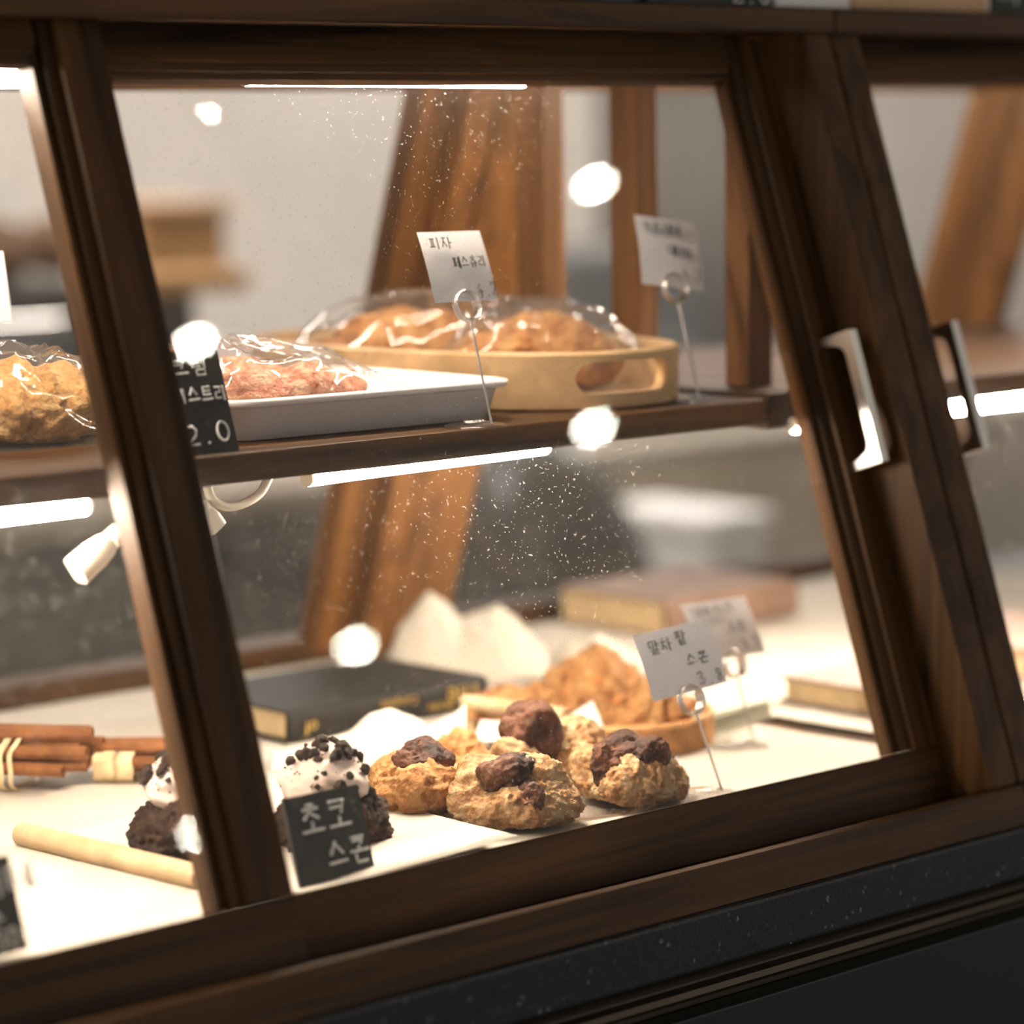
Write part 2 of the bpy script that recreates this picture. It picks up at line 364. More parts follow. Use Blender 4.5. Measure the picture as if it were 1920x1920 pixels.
door('middle sliding glass door with a chrome handle and price cards behind it', (.3, 0, 0), -.060, .660, -.003, .615, 0., (.645, hv0, hv1))
door('sliding glass door of the right-hand display case, chrome handle beside its post', (1.1, 0, 0), .734, 1.50, .783, 1.44, 0., (.775, hv0, hv1))

def case(label, xa, xb, posts):
    c = thing('display_case', ((xa+xb)/2, .35, ZC), label, 'display case')
    obj('top_board', MB().box((xa, .137, ZT+.041), (xb, .618, ZT+.0615), .002), 'wood_x', c)
    obj('floor_board', MB().box((xa+.002, .02, -.034), (xb-.002, DEP-.02, ZF-.0012)), 'wood_x', c)
    obj('end_sill', MB().box((xa+.001, .03, ZC+.0006), (xa+.03, DEP-.03, -.0345)), 'wood_y', c)
    obj('end_sill', MB().box((xb-.03, .03, ZC+.0006), (xb-.001, DEP-.03, -.0345)), 'wood_y', c)
    # slanted members, placed in case coordinates
    def sl(name, mbx, mat, rear=False):
        a = TH if rear else -TH; ca, sa = math.cos(a), math.sin(a); y0 = DEP if rear else 0
        mbx.v = [(x, y0+y*ca-z*sa, y*sa+z*ca) for x, y, z in mbx.v]
        return obj(name, mbx, mat, c)
    sl('bottom_frame', MB().prism([(-.046, -.0770), (-.046, -.0472), (-.044, -.0452), (-.030, -.0452), (-.029, -.049), (-.0265, -.049), (-.0255, -.0452), (-.003, -.0452), (-.002, -.049), (.0005, -.049), (.0015, -.0452), (.03, -.0452), (.03, -.0517)], 'x', xa, xb), 'wood_x')
    for u0, u1 in posts:
        sl('front_post', lb(u0, u1, -.028, .0425, -.0449, VT+.0425, .002), 'wood_z')
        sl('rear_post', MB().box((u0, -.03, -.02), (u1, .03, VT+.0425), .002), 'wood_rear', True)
    sl('rear_bottom_rail', MB().box((xa, -.01, V(-.03)), (xb, .03, V(-.004)), .002), 'wood_x', True)
    return c
case('dark walnut display case holding the pastries, scones and middle shelf', -.985, .694, ((.661, .6935),))
case('dark walnut display case beside the pastry case at right', .6955, 1.56, ((.696, .730), (1.526, 1.559)))
for nm, loc, u0, u1, ul, ur in (('rear sliding glass door behind the paper sheet and scones', (.3, DEP, 0), -.06, .660, .0, .615), ('rear sliding glass door of the right-hand display case', (1.1, DEP, 0), .735, 1.50, .79, 1.44)):
    d = slant('rear_sliding_door', loc, nm, 'glass door', RR); du = loc[0]
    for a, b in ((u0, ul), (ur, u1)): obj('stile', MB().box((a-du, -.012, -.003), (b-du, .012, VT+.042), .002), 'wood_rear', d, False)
    obj('top_rail', MB().box((ul-du, -.012, VT), (ur-du, .012, VT+.042), .002), 'wood_x', d, False)
    obj('bottom_rail', MB().box((ul-du, -.0115, -.003), (ur-du, .0115, .012), .002), 'wood_x', d, False)
    obj('pane', MB().box((ul-du-.004, -.002, .010), (ur-du+.004, .002, VT+.004)), 'glass', d, False)

# end frame: shelf bearer with three uprights
ef = thing('end_frame', (.645, .37, ZS), 'dark wooden end frame with three uprights beside the shelf end', 'frame')
obj('crossbar', MB().box((.6145, YS, ZS-.025), (.641, .60, ZS+.0045), .0015), 'wood_y', ef)
def upright(pxa, pxb, pxc, zb_, X=.642):
    ya = onx(pxa, 300, X)[1]; yb = onx(pxb, 300, X)[1]; xc = ony(pxc, 300, yb)[0]
    return MB().box((X, yb, zb_), (xc, ya, ZT+.0405), .001)
for a, b, c_ in ((967, 1020, 1058), (1143, 1195, 1233), (1358, 1402, 1447)):
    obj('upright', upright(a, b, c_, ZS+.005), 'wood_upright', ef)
obj('lower_bar', MB().box((.642, .15, ZS-.02), (.688, .60, ZS+.0048), .001), 'wood_y', ef)

# ------------------------------------------------------------------ shelf, LEDs, cable
sh = obj('shelf', MB().box((-.96, YS, ZS-.021), (.6140, .60, ZS), .002), 'wood_x'); tag(sh, 'dark wooden shelf board carrying the trays and price cards', 'shelf')
sh2 = obj('shelf', MB().box((.735, .15, ZS-.021), (1.52, .60, ZS), .002), 'wood_x'); tag(sh2, 'empty wooden shelf board in the right-hand display case', 'shelf')
def led(name_label, A, B, r, mat='led'):
    A = Vector(A); B = Vector(B); t = thing('led_tube', (A+B)/2+Vector((0, 0, r)), name_label, 'light'); d = (B-A).normalized()
    obj('tube', MB().tube([A+d*.003, B-d*.003], r, 14), mat, t)
    obj('end_cap', MB().tube([A, A+d*.0029], r*.95, 14), 'plastic', t); obj('end_cap', MB().tube([B-d*.0029, B], r*.95, 14), 'plastic', t)
    return t
zl = ZS-.021-.0075
a = onz(574, 897, zl); b = ony(1024, 846, a[1]+.035)
led('glowing white LED tube under the shelf front, right of the looped cord', a, (b[0], b[1], zl), .0065)
a = onz(166, 948, zl); led('glowing white LED tube under the shelf at the left edge', (a[0]-.30, a[1], zl), a, .0065)
a = ony(455, 147, .225); led('LED tube along the top front inside the case', (a[0], .225, a[2]), (ony(985, 150, .225)[0], .225, a[2]), .006, 'led_top')
a2 = ony(46, 147, .225); led('LED tube along the top front inside the case at far left', (a2[0]-.4, .225, a2[2]), (a2[0], .225, a2[2]), .006, 'led_top')
a = onx(1470, 783, .76); led('LED tube under the shelf of the right-hand case', (at(1483, .21, zl)[0], .21, zl-.004), (1.06, .21, zl-.004), .0075)
led('LED tube along the top front inside the right-hand case', (.80, .30, .557), (1.35, .30, .557), .006, 'led_top')

P = onz(398, 905, ZS-.022)
def arc(pix, y): return [ony(px, py, y) for px, py in pix]
def smooth_path(pts, n=8):
    pts = [Vector(p) for p in pts]; out = []
    for i in range(len(pts)-1):
        p0, p1, p2, p3 = pts[max(i-1, 0)], pts[i], pts[i+1], pts[min(i+2, len(pts)-1)]
        for k in range(n):
            t = k/n; out.append(.5*((2*p1)+(p2-p0)*t+(2*p0-5*p1+4*p2-p3)*t*t+(3*p1-p0-3*p2+p3)*t**3))
    return out+[pts[-1]]
yc = P[1]+.03
cord = thing('power_cord', (P[0], yc, ZS-.05), 'cream power cord looping under the shelf with loose plugs', 'cord')
path = smooth_path([ony(505, 893, yc), ony(487, 925, yc), ony(455, 945, yc), ony(425, 950, yc), ony(400, 938, yc), ony(390, 915, yc), ony(392, 892, yc)])
obj('cable', MB().tube(path, .0033, 10), 'plastic', cord)
path2 = smooth_path([ony(392, 892, yc+.01), ony(360, 905, yc), ony(330, 925, yc-.01), ony(280, 960, yc-.02), ony(226, 996, yc-.02)])
obj('cable', MB().tube(path2, .003, 10), 'plastic', cord)
def plug(A, B, wa, wb, th):
    A = Vector(A); B = Vector(B); d = (B-A); L = d.length; d.normalize(); s_ = Vector((0, 1, 0)); s_ = (s_-d*s_.dot(d)).normalized(); u = d.cross(s_)
    mb = MB(); rings = []
    prof = [(0, .55), (.04, .62), (.28, .66), (.36, .8), (.6, .96), (1, 1)]
    for t, k in prof:
        w = wb*k; c = A+d*(L*t); ring = []
        for j in range(20):
            an = 2*math.pi*j/20; cx, sx = math.cos(an), math.sin(an)
            ring.append(c+u*(w*math.copysign(abs(cx)**.5, cx))+s_*(th*k*math.copysign(abs(sx)**.5, sx)))
        rings.append(ring)
    n = len(rings); mb.add([v for r_ in rings for v in r_], [(i*20+k, i*20+(k+1) % 20, (i+1)*20+(k+1) % 20, (i+1)*20+k) for i in range(n-1) for k in range(20)], True)
    mb.add(rings[0], [tuple(range(20))]); mb.add(rings[-1], [tuple(range(20))])
    for k in range(4): mb.tube([A+d*(L*(.05+.06*k)), A+d*(L*(.075+.06*k))], wb*.72, 14, True, True)
    return mb
obj('plug', plug(ony(228, 994, yc-.02), ony(142, 1072, yc-.02), .006, .0105, .008), 'plastic', cord)
obj('plug', plug(ony(375, 945, yc), ony(403, 990, yc), .005, .008, .007), 'plastic', cord)

# ------------------------------------------------------------------ hand lettering
def jam():
    circ = [(.5+.48*math.cos(a*math.pi/6+1.6), .5+.48*math.sin(a*math.pi/6+1.6)) for a in range(13)]
    J = {'G': [[(0, .95), (.9, .95), (.7, 0)]], 'N': [[(.1, 1), (.1, .05), (1, .12)]], 'D': [[(.95, .95), (.1, .95), (.1, .05), (1, .08)]],
         'R': [[(.05, 1), (.95, 1), (.9, .55), (.1, .5), (.1, .05), (1, .05)]], 'M': [[(.1, 1), (.1, .05), (.9, .05), (.9, 1), (.1, 1)]],
         'S': [[(.5, 1), (.05, 0)], [(.48, .75), (.95, 0)]], 'O': [circ], 'J': [[(.1, 1), (.9, 1)], [(.5, 1), (.05, 0)], [(.42, .6), (.95, 0)]],
         'C': [[(.3, 1.05), (.7, 1.05)], [(.05, .75), (.95, .75)], [(.5, .75), (.05, 0)], [(.45, .45), (.95, 0)]],
         'K': [[(0, .95), (.9, .95), (.65, 0)], [(.05, .5), (.8, .52)]], 'T': [[(.95, 1), (.1, 1), (.1, 0), (1, 0)], [(.1, .5), (.9, .5)]],
         'P': [[(.05, .95), (.95, .95)], [(.32, .95), (.32, .05)], [(.68, .95), (.68, .05)], [(0, .05), (1, .08)]],
         'a': [[(.3, 1), (.3, 0)], [(.3, .5), (1, .5)]], 'i': [[(.5, 1), (.5, 0)]], 'e': [[(.55, .95), (.55, .05)], [(0, .5), (.55, .5)], [(1, 1.05), (1, -.05)]],
         'ae': [[(.1, .95), (.1, .05)], [(.1, .5), (.8, .5)], [(.8, 1.05), (.8, -.05)]], 'o': [[(.5, 1), (.5, .2)], [(0, .1), (1, .15)]], 'eu': [[(0, .4), (1, .5)]],
         'yu': [[(0, .9), (1, .95)], [(.3, .9), (.25, 0)], [(.7, .9), (.72, 0)]], 'wi': [[(0, .5), (.7, .55)], [(.35, .5), (.33, 0)], [(1, 1.5), (1, -.2)]]}
    return J
JAM = jam()
DIG = {'0': [[(.5+.45*math.cos(a*math.pi/8+1.7), .5+.5*math.sin(a*math.pi/8+1.7)) for a in range(17)]], '.': [[(.42, .02), (.52, .02), (.5, .08)]],
       '2': [[(.05, .75), (.2, .97), (.6, 1), (.85, .8), (.75, .5), (.1, .03), (.95, .05)]], '3': [[(.1, .9), (.5, 1), (.8, .8), (.4, .53), (.9, .35), (.7, .05), (.1, .05)]],
       '4': [[(.55, 1), (.05, .4), (1, .42)], [(.6, .62), (.55, -.05)]], '5': [[(.9, 1), (.25, 1), (.15, .6), (.7, .6), (.9, .3), (.6, 0), (.1, .05)]],
       '8': [[(.75, .85), (.4, 1), (.2, .75), (.7, .4), (.8, .15), (.45, 0), (.2, .2), (.75, .65), (.75, .85)]]}
def syl(c, v, f=None):
    out = []
    def put(j, b):
        for pl in JAM[j]: out.append([(b[0]+x*(b[2]-b[0]), b[1]+y*(b[3]-b[1])) for x, y in pl])
    lo = .42 if f else 0.; sc_ = 1-lo
    if v in ('o', 'eu', 'yu'): put(c, (.12, lo+.5*sc_, .88, 1)); put(v, (0, lo+.02*sc_, 1, lo+.42*sc_))
    elif v == 'wi': put(c, (.1, .5, .65, 1)); put(v, (0, .0, .95, .45))
    else: put(c, (.0, lo+.15*sc_, .52, lo+.92*sc_)); put(v, (.62, lo, 1, 1))
    if f: put(f, (.2, 0, .85, .34))
    return out
def write(mb, quad, rows, r, lift):
    """rows: (x, y, char height, char width, [glyph strokes]) in card units, origin lower left"""
    P00, P10, P01 = (Vector(q) for q in quad); ux, uy = P10-P00, P01-P00; nn = ux.cross(uy).normalized()
    if nn.dot(Vector(CAM)-P00) < 0: nn = -nn
    rnd = random.Random(5)
    for x, y, h, wd, gl in rows:
        for i, g in enumerate(gl):
            j = rnd.uniform(-.012, .012)
            for pl in g:
                pts = [P00+ux*(x+(i+q[0]*.8)*wd)+uy*(y+j+q[1]*h)+nn*lift for q in pl]
                mb.tube(pts, r, 5, False)
    return mb
S = syl
def digits(t): return [DIG[c] for c in t]

def bent_card(quad, bow):
    P00, P10, P01 = (Vector(q) for q in quad); ux, uy = P10-P00, P01-P00; nn = ux.cross(uy).normalized()
    mb = MB(); g = lambda o: (lambda a, b: tuple(P00+ux*a+uy*b+nn*(o+bow*(math.cos((b-.5)*2.2)-1))))
    mb.grid(5, 9, g(.00015)); mb.grid(5, 9, g(-.00015)); return mb
def wire_card(px_base, px_foot, px_ring, ring_r, quadpx, rows, zbase, label_c, label_h, base=True):
    foot = onz(*px_foot, zbase+.002)
    if zbase < .1 and foot.y < .036: foot = at(px_foot[0]+6, .036, zbase+.002)
    ringc = onFp(*px_ring, foot)
    h = thing('card_holder', (foot[0], foot[1], zbase), label_h, 'card holder', 'wire price card holders')
    if base:
        bc = foot+Vector((-.012, .004, -.001))
        obj('base', MB().lathe([(.0001, .0022), (.021, .0022), (.0235, .0014), (.024, .0002), (.0001, .0002)], (bc[0], bc[1], zbase), 40), 'acrylic', h)
        obj('foot_coil', MB().tube([bc+Vector((.004*math.cos(k*.7)+.0005*k-.008, .004*math.sin(k*.7), .003+.0004*math.sin(k*.7))) for k in range(36)], .0006, 6), 'steel', h)
    ux = Vector((1, 0, 0)); uv = Vector((0, ST, CT)); dirw = (ringc-foot).normalized()
    obj('stem', MB().tube([foot, foot+Vector((0, 0, .001)), ringc-dirw*ring_r], .00095, 8), 'steel', h)
    nn = Vector((0, -CT, ST))
    pts = [ringc+(ux*math.sin(t)-uv*math.cos(t))*ring_r*(1-.02*t/6.28)+nn*(.003-.0024*t/6.28) for t in [k*2*math.pi/28 for k in range(28*3+10)]]
    obj('ring', MB().tube(pts, .0009, 8), 'steel', h)
    pl = ringc-nn*.0008
    q = [onFp(*p, pl) for p in quadpx]      # lower left, lower right, upper left
    c = thing('price_card', q[0].lerp(q[1], .5), label_c, 'price card', 'white handwritten price cards')
    obj('card', bent_card(q, .0022), 'card', c)
    if rows: obj('lettering', write(MB(), q, rows, .00042, .0009), 'ink', c)
    return h
PI_, JA = S('P', 'i'), S('J', 'a')
wire_card((893, 797), (921, 794), (877, 573), .0115, ((817, 567), (934, 561), (783, 435)),
          [(.13, .74, .17, .19, [PI_, JA]), (.42, .46, .16, .135, [S('P', 'e'), S('S', 'eu'), S('C', 'yu'), S('R', 'i')]), (.70, .05, .19, .11, digits('4.2'))], ZS,
          'white price card for pizza pastry in front of the bamboo tray', 'wire card holder on the shelf between the white tray and bamboo tray')
wire_card((1290, 748), (1311, 748), (1266, 540), .0118, ((1206, 531), (1320, 545), (1191, 402)),
          [(.10, .76, .15, .155, [S('K', 'a'), S('P', 'eu'), S('R', 'e'), S('J', 'e')]), (.47, .46, .15, .13, [S('D', 'e'), S('N', 'i'), S('S', 'wi')]), (.66, .12, .18, .11, digits('4.2'))], ZS,
          'white price card for caprese danish at the right end of the shelf', 'wire card holder at the right end of the shelf')
wire_card((1322, 1502), (1347, 1495), (1297, 1311), .0115, ((1227, 1315), (1365, 1278), (1188, 1192)),
          [(.13, .66, .20, .165, [S('M', 'a', 'R'), S('C', 'a')]), (.50, .70, .21, .17, [S('P', 'a', 'T')]), (.55, .36, .17, .16, [S('S', 'eu'), S('K', 'o', 'N')]), (.62, .05, .19, .12, digits('3.8'))], ZF+.0025,
          'white price card for matcha bean scones in front of the wicker basket', 'wire card holder standing right of the bean scones')
wire_card((1400, 1398), (1413, 1394), (1377, 1245), .0115, ((1318, 1241), (1437, 1222), (1277, 1134)),
          [(.10, .76, .15, .17, [S('D', 'ae'), S('P', 'a'), S('C', 'i'), S('J', 'eu')]), (.55, .42, .16, .15, [S('S', 'eu'), S('K', 'o', 'N')]), (.66, .10, .18, .11, digits('3.5'))], ZF+.0025,
          'white price card tucked behind the matcha scone card', 'wire card holder behind the matcha scone card')
# card cut off at the left edge
cz = onFp(8, 540, onz(60, 880, ZS)+Vector((0, .03, 0)))
q = [onFp(*p, cz) for p in ((-105, 622), (23, 602), (-122, 488))]
c = thing('price_card', q[0].lerp(q[1], .5), 'white price card cut off by the left picture edge above the shelf', 'price card', 'white handwritten price cards')
obj('card', bent_card(q, .001), 'card', c); obj('lettering', write(MB(), q, [(.10, .7, .18, .2, [JA, PI_])], .0004, .0008), 'ink', c)
hf = onz(-70, 850, ZS+.002); hr = q[0].lerp(q[1], .42)
h = thing('card_holder', (hf[0], hf[1], ZS), 'wire card holder at the left end of the shelf', 'card holder', 'wire price card holders')
obj('stem', MB().tube([hf, hr], .00095, 8), 'steel', h)
obj('base', MB().lathe([(.0001, .002), (.022, .002), (.024, .0002), (.0001, .0002)], (hf[0], hf[1], ZS), 30), 'acrylic', h)

def chalkboard(quadpx, P, label, rows, r=.0011, depth=.012):
    q = [onFp(*p, P) for p in quadpx]; q00, q10, q01 = q; ux, uy = q10-q00, q01-q00; nn = Vector((0, -CT, ST))
    zf = min(v[2] for v in q)
    t = thing('chalkboard_sign', q00.lerp(q10, .5), label, 'chalkboard', 'small chalkboard price signs')
    mb = MB(); th = .003
    vs = [q00, q10, q10+uy, q01]; vs = vs+[v-nn*th for v in vs]
    mb.add(vs, [(0, 1, 2, 3), (7, 6, 5, 4), (0, 4, 5, 1), (1, 5, 6, 2), (2, 6, 7, 3), (3, 7, 4, 0)]); obj('board', mb, 'slate', t)
    a = q00.lerp(q10, .25)+uy*.6-nn*(th+.0002); b = q00.lerp(q10, .75)+uy*.6-nn*(th+.0002); ft = Vector((0, depth, 0))
    g = MB(); ya = max(a.y, b.y)+depth
    vs = [a, b, Vector((b.x, ya, zf+.0003)), Vector((a.x, ya, zf+.0003))]; vs += [v+Vector((0, .002, .001)) for v in vs]
    g.add(vs, [(0, 1, 2, 3), (7, 6, 5, 4), (0, 4, 5, 1), (1, 5, 6, 2), (2, 6, 7, 3), (3, 7, 4, 0)]); obj('prop', g, 'slate', t)
    obj('chalk_lettering', write(MB(), q, rows, r, .0006), 'chalk', t)
    return t
P = onz(450, 850, ZS)+Vector((0, .012, .0005)); P = onFp(450, 849, P)
chalkboard(((262, 868), (450, 849), (218, 668)), P, 'black chalkboard sign on the shelf reading 2.0, beside the white tray',
           [(.50, .76, .15, .20, [S('K', 'eu'), S('R', 'i', 'M')]), (.47, .50, .14, .135, [S('O', 'i'), S('S', 'eu'), S('T', 'eu'), S('R', 'i')]), (.50, .12, .18, .155, digits('2.0'))], .0010)
def standing(quadpx, col, y, z, rows):
    """extend a sign seen in quadpx (lower left, lower right, upper left) down behind the rail to its foot at depth y"""
    P = at(col, y, z); pb = proj(P)[1]; (lx, ly), (rx, ry), (ux_, uy_) = quadpx
    k = (pb-((ly+ry)/2-(ly-uy_)))/(ly-uy_); ex, ey = (lx-ux_)*(k-1), (ly-uy_)*(k-1)
    return P, ((lx+ex, ly+ey), (rx+ex, ry+ey), (ux_, uy_)), [(x, 1-(1-yy)/k, h/k, wd, g) for x, yy, h, wd, g in rows]
P, q_, rows_ = standing(((566, 1672), (706, 1640), (530, 1498)), 640, .025, ZF+.0022, [(.16, .58, .29, .36, [S('C', 'o'), S('K', 'o')]), (.42, .16, .28, .30, [S('S', 'eu'), S('K', 'o', 'N')]), (.50, -.12, .17, .14, digits('3.8'))])
chalkboard(q_, P, 'black chalkboard sign for chocolate scones, standing in front of them', rows_, .0012)
P, q_, rows_ = standing(((-110, 1832), (55, 1789), (-150, 1640)), 20, .032, ZF+.0022, [(.55, .62, .26, .36, [S('R', 'ae'), S('T', 'e')]), (.35, .10, .18, .15, digits('4.5')+[DIG['0']]), (.55, .38, .14, .3, [S('S', 'eu')])])
chalkboard(q_, P, 'black chalkboard sign cut off at the lower left corner', rows_, .0012)

# ------------------------------------------------------------------ papers
rg = random.Random(3)
def fb(p, f, sd=0.): return noise.noise(Vector((p[0]*f+sd, p[1]*f-sd, p[2]*f+2*sd)))
def floor_paper(x0, x1, y0, y1, label, sd):
    g = lambda o: (lambda a, b: (x0+(x1-x0)*a, y0+(y1-y0)*b+.008*fb((a*3, 0, 0), 1, sd)*(b > .5), .0012+o+.0012*(1+fb((x0+(x1-x0)*a, y0+(y1-y0)*b, 0), 9, sd))))
    return tag(obj('paper_mat', MB().grid(70, 40, g(.0002)).grid(70, 40, g(-.0002)), 'newsprint'), label, 'paper')
floor_paper(-.95, .664, .026, .722, 'large printed white paper lining the floor under scones and book', 1.3)
floor_paper(.70, 1.52, .026, .715, 'white paper lining the floor of the right-hand display case', 4.1)
def quad_sheet(name, c, mat, label, fz, n=26, cat='paper'):
    c = [Vector(q) for q in c]
    def g(o):
        def F(a, b):
            p = c[0]*(1-a)*(1-b)+c[1]*a*(1-b)+c[2]*a*b+c[3]*(1-a)*b
            return (p.x, p.y, p.z+o+fz(a, b))
        return F
    return tag(obj(name, MB().grid(n, n, g(.0002)).grid(n, n, g(-.0001)), mat), label, cat)
quad_sheet('parchment_sheet', [onz(973, 1550, .011), onz(575, 1648, .004), onz(110, 1535, .004), onz(560, 1435, .004)], 'parchment', 'cream parchment sheet under the chocolate scones, corner pointing right',
           lambda a, b: .0012+.004*(1-a)*(1-b)*(1-b)+.0016*fb((a*2, b*2, 0), 2.2, 3)+.0012)
def tent(name, ridge, base, P, depth, mat, label, sd, amp=.006, nv=28):
    """crumpled standing paper: px ridge and base polylines on an upright plane through P, folding down behind"""
    def interp(pl, t):
        xs = [q[0] for q in pl]; x = xs[0]+(xs[-1]-xs[0])*t
        for (xa, ya), (xb, yb) in zip(pl, pl[1:]):
            if xa <= x <= xb: k = (x-xa)/(xb-xa); k = k*k*(3-2*k)*.5+k*.5; return x, ya+(yb-ya)*k
        return pl[-1]
    vd = Vector((RW[0, 2], RW[1, 2], 0)).normalized(); nu = 80
    def F(a, b):
        rp = onView(*interp(ridge, a), P); bp = onView(*interp(base, a), P); bp.z = max(bp.z, .0035)
        if b < .5: k = b*2; p = bp.lerp(rp, math.sin(k*math.pi/2)); p = p-vd*depth*.5*(1-k)
        else: k = (b-.5)*2; p = rp.lerp(Vector((bp.x, bp.y, .0035)), 1-math.cos(k*math.pi/2)); p = p+vd*depth*k
        wv = math.sin(min(1, min(a, 1-a)*8)*math.pi/2)*math.sin(b*math.pi)
        q = p+vd*(amp*(abs(fb(p, 22, sd))*2-.6)+amp*.5*fb(p, 60, sd))*wv
        q.z = max(q.z, .003)
        return q
    return tag(obj(name, MB().grid(nu, nv, F), mat), label, 'paper')
Pb = onz(760, 1262, .003)
tent('crumpled_parchment', [(722, 1225), (750, 1160), (800, 1102), (830, 1120), (860, 1152), (895, 1140), (932, 1128), (965, 1150), (1000, 1190), (1040, 1230)], [(722, 1262), (1040, 1262)], Pb, .07, 'parchment', 'tall crumpled cream parchment with two peaks behind the black book', 5.)
Pb2 = onz(1110, 1262, .003)
tent('crumpled_parchment', [(1030, 1242), (1075, 1195), (1120, 1183), (1165, 1205), (1215, 1240)], [(1030, 1262), (1215, 1262)], Pb2, .06, 'parchment', 'low crumpled parchment fold behind the nut scones', 8.)
Pb3 = onz(700, 1432, .003)
tent('crumpled_parchment', [(500, 1410), (575, 1398), (640, 1375), (690, 1335), (725, 1326), (765, 1342), (800, 1360), (840, 1340), (872, 1318)], [(500, 1440), (872, 1425)], Pb3, .05, 'parchment', 'wavy parchment edge rising in front of the black book', 11., .004)

# ------------------------------------------------------------------ books
def text_mesh(txt, size):
    cu = bpy.data.curves.new('t', 'FONT'); cu.body = txt; cu.size = size; cu.extrude = .0002; cu.resolution_u = 2
    o = bpy.data.objects.new('t', cu); COL.objects.link(o); dg = bpy.context.evaluated_depsgraph_get(); dg.update()
    me = bpy.data.meshes.new_from_object(o.evaluated_get(dg)); bpy.data.objects.remove(o)
    return [v.co.copy() for v in me.vertices], [tuple(p.vertices) for p in me.polygons]
def book(x0, x1, y0, y1, z, T, mat, label, rounded=True):
    """lies flat, spine on the -y side"""
    b = thing('book', ((x0+x1)/2, (y0+y1)/2, z), label, 'book'); ct_ = .0028
    q = [(y1, z), (y1, z+ct_), (y0+.006, z+ct_)]
    inner = [(y0+.006, z+T-ct_), (y1, z+T-ct_), (y1, z+T), (y0+.006, z+T)]
    arcp = [(y0+.006-.0065*math.sin(k*math.pi/8), z+T/2+T/2*math.cos(k*math.pi/8)) for k in range(1, 8)]
    prof = q+inner+arcp+[(y0+.006, z)]
    obj('cover', MB().prism(prof, 'x', x0, x1), mat, b)
    mb = MB(); nl = 9; hh = (T-2*ct_)/nl
    for k in range(nl):
        e = .0006*(k % 2)+.0004*rg.random(); mb.box((x0+.004+e, y0+.0065, z+ct_+hh*k+.00002), (x1-.004-e, y1-.004-e, z+ct_+hh*(k+1)-.00002))
    obj('pages', mb, 'pages', b); return b
bk = book(.288, .512, .372, .525, .0042, .0275, 'cover_black', 'thick black book with gold spine lettering lying upside down')
mb = MB()
for txt, size, xr, zz in (('of', .017, .317, .021), ('Complete', .0105, .428, .0265), ('Works', .0105, .470, .0165), ('The', .026, .503, .0275)):
    vs_, fs_ = text_mesh(txt, size)
    if txt == 'of': vs_ = [Vector((v.x, v.y, v.z)) for v in vs_]
    obj('gold_lettering', MB().add([(xr-v.x, .3708-v.z*.5, zz-v.y) for v in vs_], fs_), 'gold', bk)
book(.877, 1.072, .505, .665, .004, .038, 'cover_brown', 'old brown leather book lying at the back of the right-hand case')
b3 = book(.702, .85, .048, .20, .004, .024, 'cover_mauve', 'closed mauve book with yellowed pages half behind the door post')
b4 = book(.93, 1.10, .10, .25, .004, .03, 'cover_mauve', 'pale brown book seen through the right-hand door')
mb = MB(); cx, cy = .583, .205
for k in range(9):
    a = rg.uniform(-.05, .05)+.1; dx, dy = rg.uniform(-.003, .003), rg.uniform(-.003, .003)
    w2, d2 = .055, .055; cs, sn = math.cos(a), math.sin(a)
    pts = [(cx+dx+x*cs-y*sn, cy+dy+x*sn+y*cs) for x, y in ((-w2, -d2), (w2, -d2), (w2, d2), (-w2, d2))]
    mb.add([(x, y, .0035+k*.0019) for x, y in pts]+[(x, y, .0035+k*.0019+.0012) for x, y in pts], [(0, 3, 2, 1), (4, 5, 6, 7), (0, 1, 5, 4), (1, 2, 6, 5), (2, 3, 7, 6), (3, 0, 4, 7)])
M['glassine'] = plain('glassine', (.74, .76, .62), .5, 0, .4)
tag(obj('paper_stack', mb, 'glassine'), 'stack of pale greenish paper squares right of the wicker basket', 'paper')

# ------------------------------------------------------------------ bean scones on a clear plate
def scone_fn(R, H, crater=.0, cdir=(0, 0), lump=0):
    def fn(d, p):
        z = d.z*H*1.25 if d.z > 0 else d.z*H*.5
        q = Vector((d.x*R, d.y*R, z))
        dx, dy = q.x-cdir[0], q.y-cdir[1]; k = math.exp(-(dx*dx+dy*dy)/(2*(R*.34)**2))
        if d.z > 0: q.z -= crater*k
        q.z = max(q.z, -.38*H); return q
    return fn
ROUGH = ((16, .015), (40, .009), (80, .0042), (170, .0024), (340, .0014), (700, .0006))
def bean_scone(c, R, H, seed, label, balls, crater=.012, mat='dough'):
    c = Vector(c); t = thing('bean_scone', (c.x, c.y, c.z-.38*H), label, 'scone', 'red bean scones on the plate')
    cd_ = (balls[0][0]*.8, balls[0][1]*.8) if balls else (0, 0)
    obj('dough', MB().blob(c, (R, R, H), seed, ROUGH, 6, scone_fn(R, H, crater, cd_), zmin=-.38*H), mat, t)
    pm_ = MB()
    for i, (bx, by, bz, rx, ry, rz) in enumerate(balls):
        pm_.blob(c+Vector((bx, by, bz)), (rx, ry, rz), seed+20+i, ((25, .007), (58, .006), (130, .0028), (320, .0014)), 5)
    obj('bean_paste', pm_, 'bean', t)
    return t
cr_ = Vector((RW[0, 0], RW[1, 0], 0)).normalized(); cf_ = Vector((-RW[0, 2], -RW[1, 2], 0)).normalized()   # screen right, toward camera (level)
def rc(r, f, z): v = cr_*r+cf_*f; return (v.x, v.y, z)
pc = onz(1010, 1490, .006)
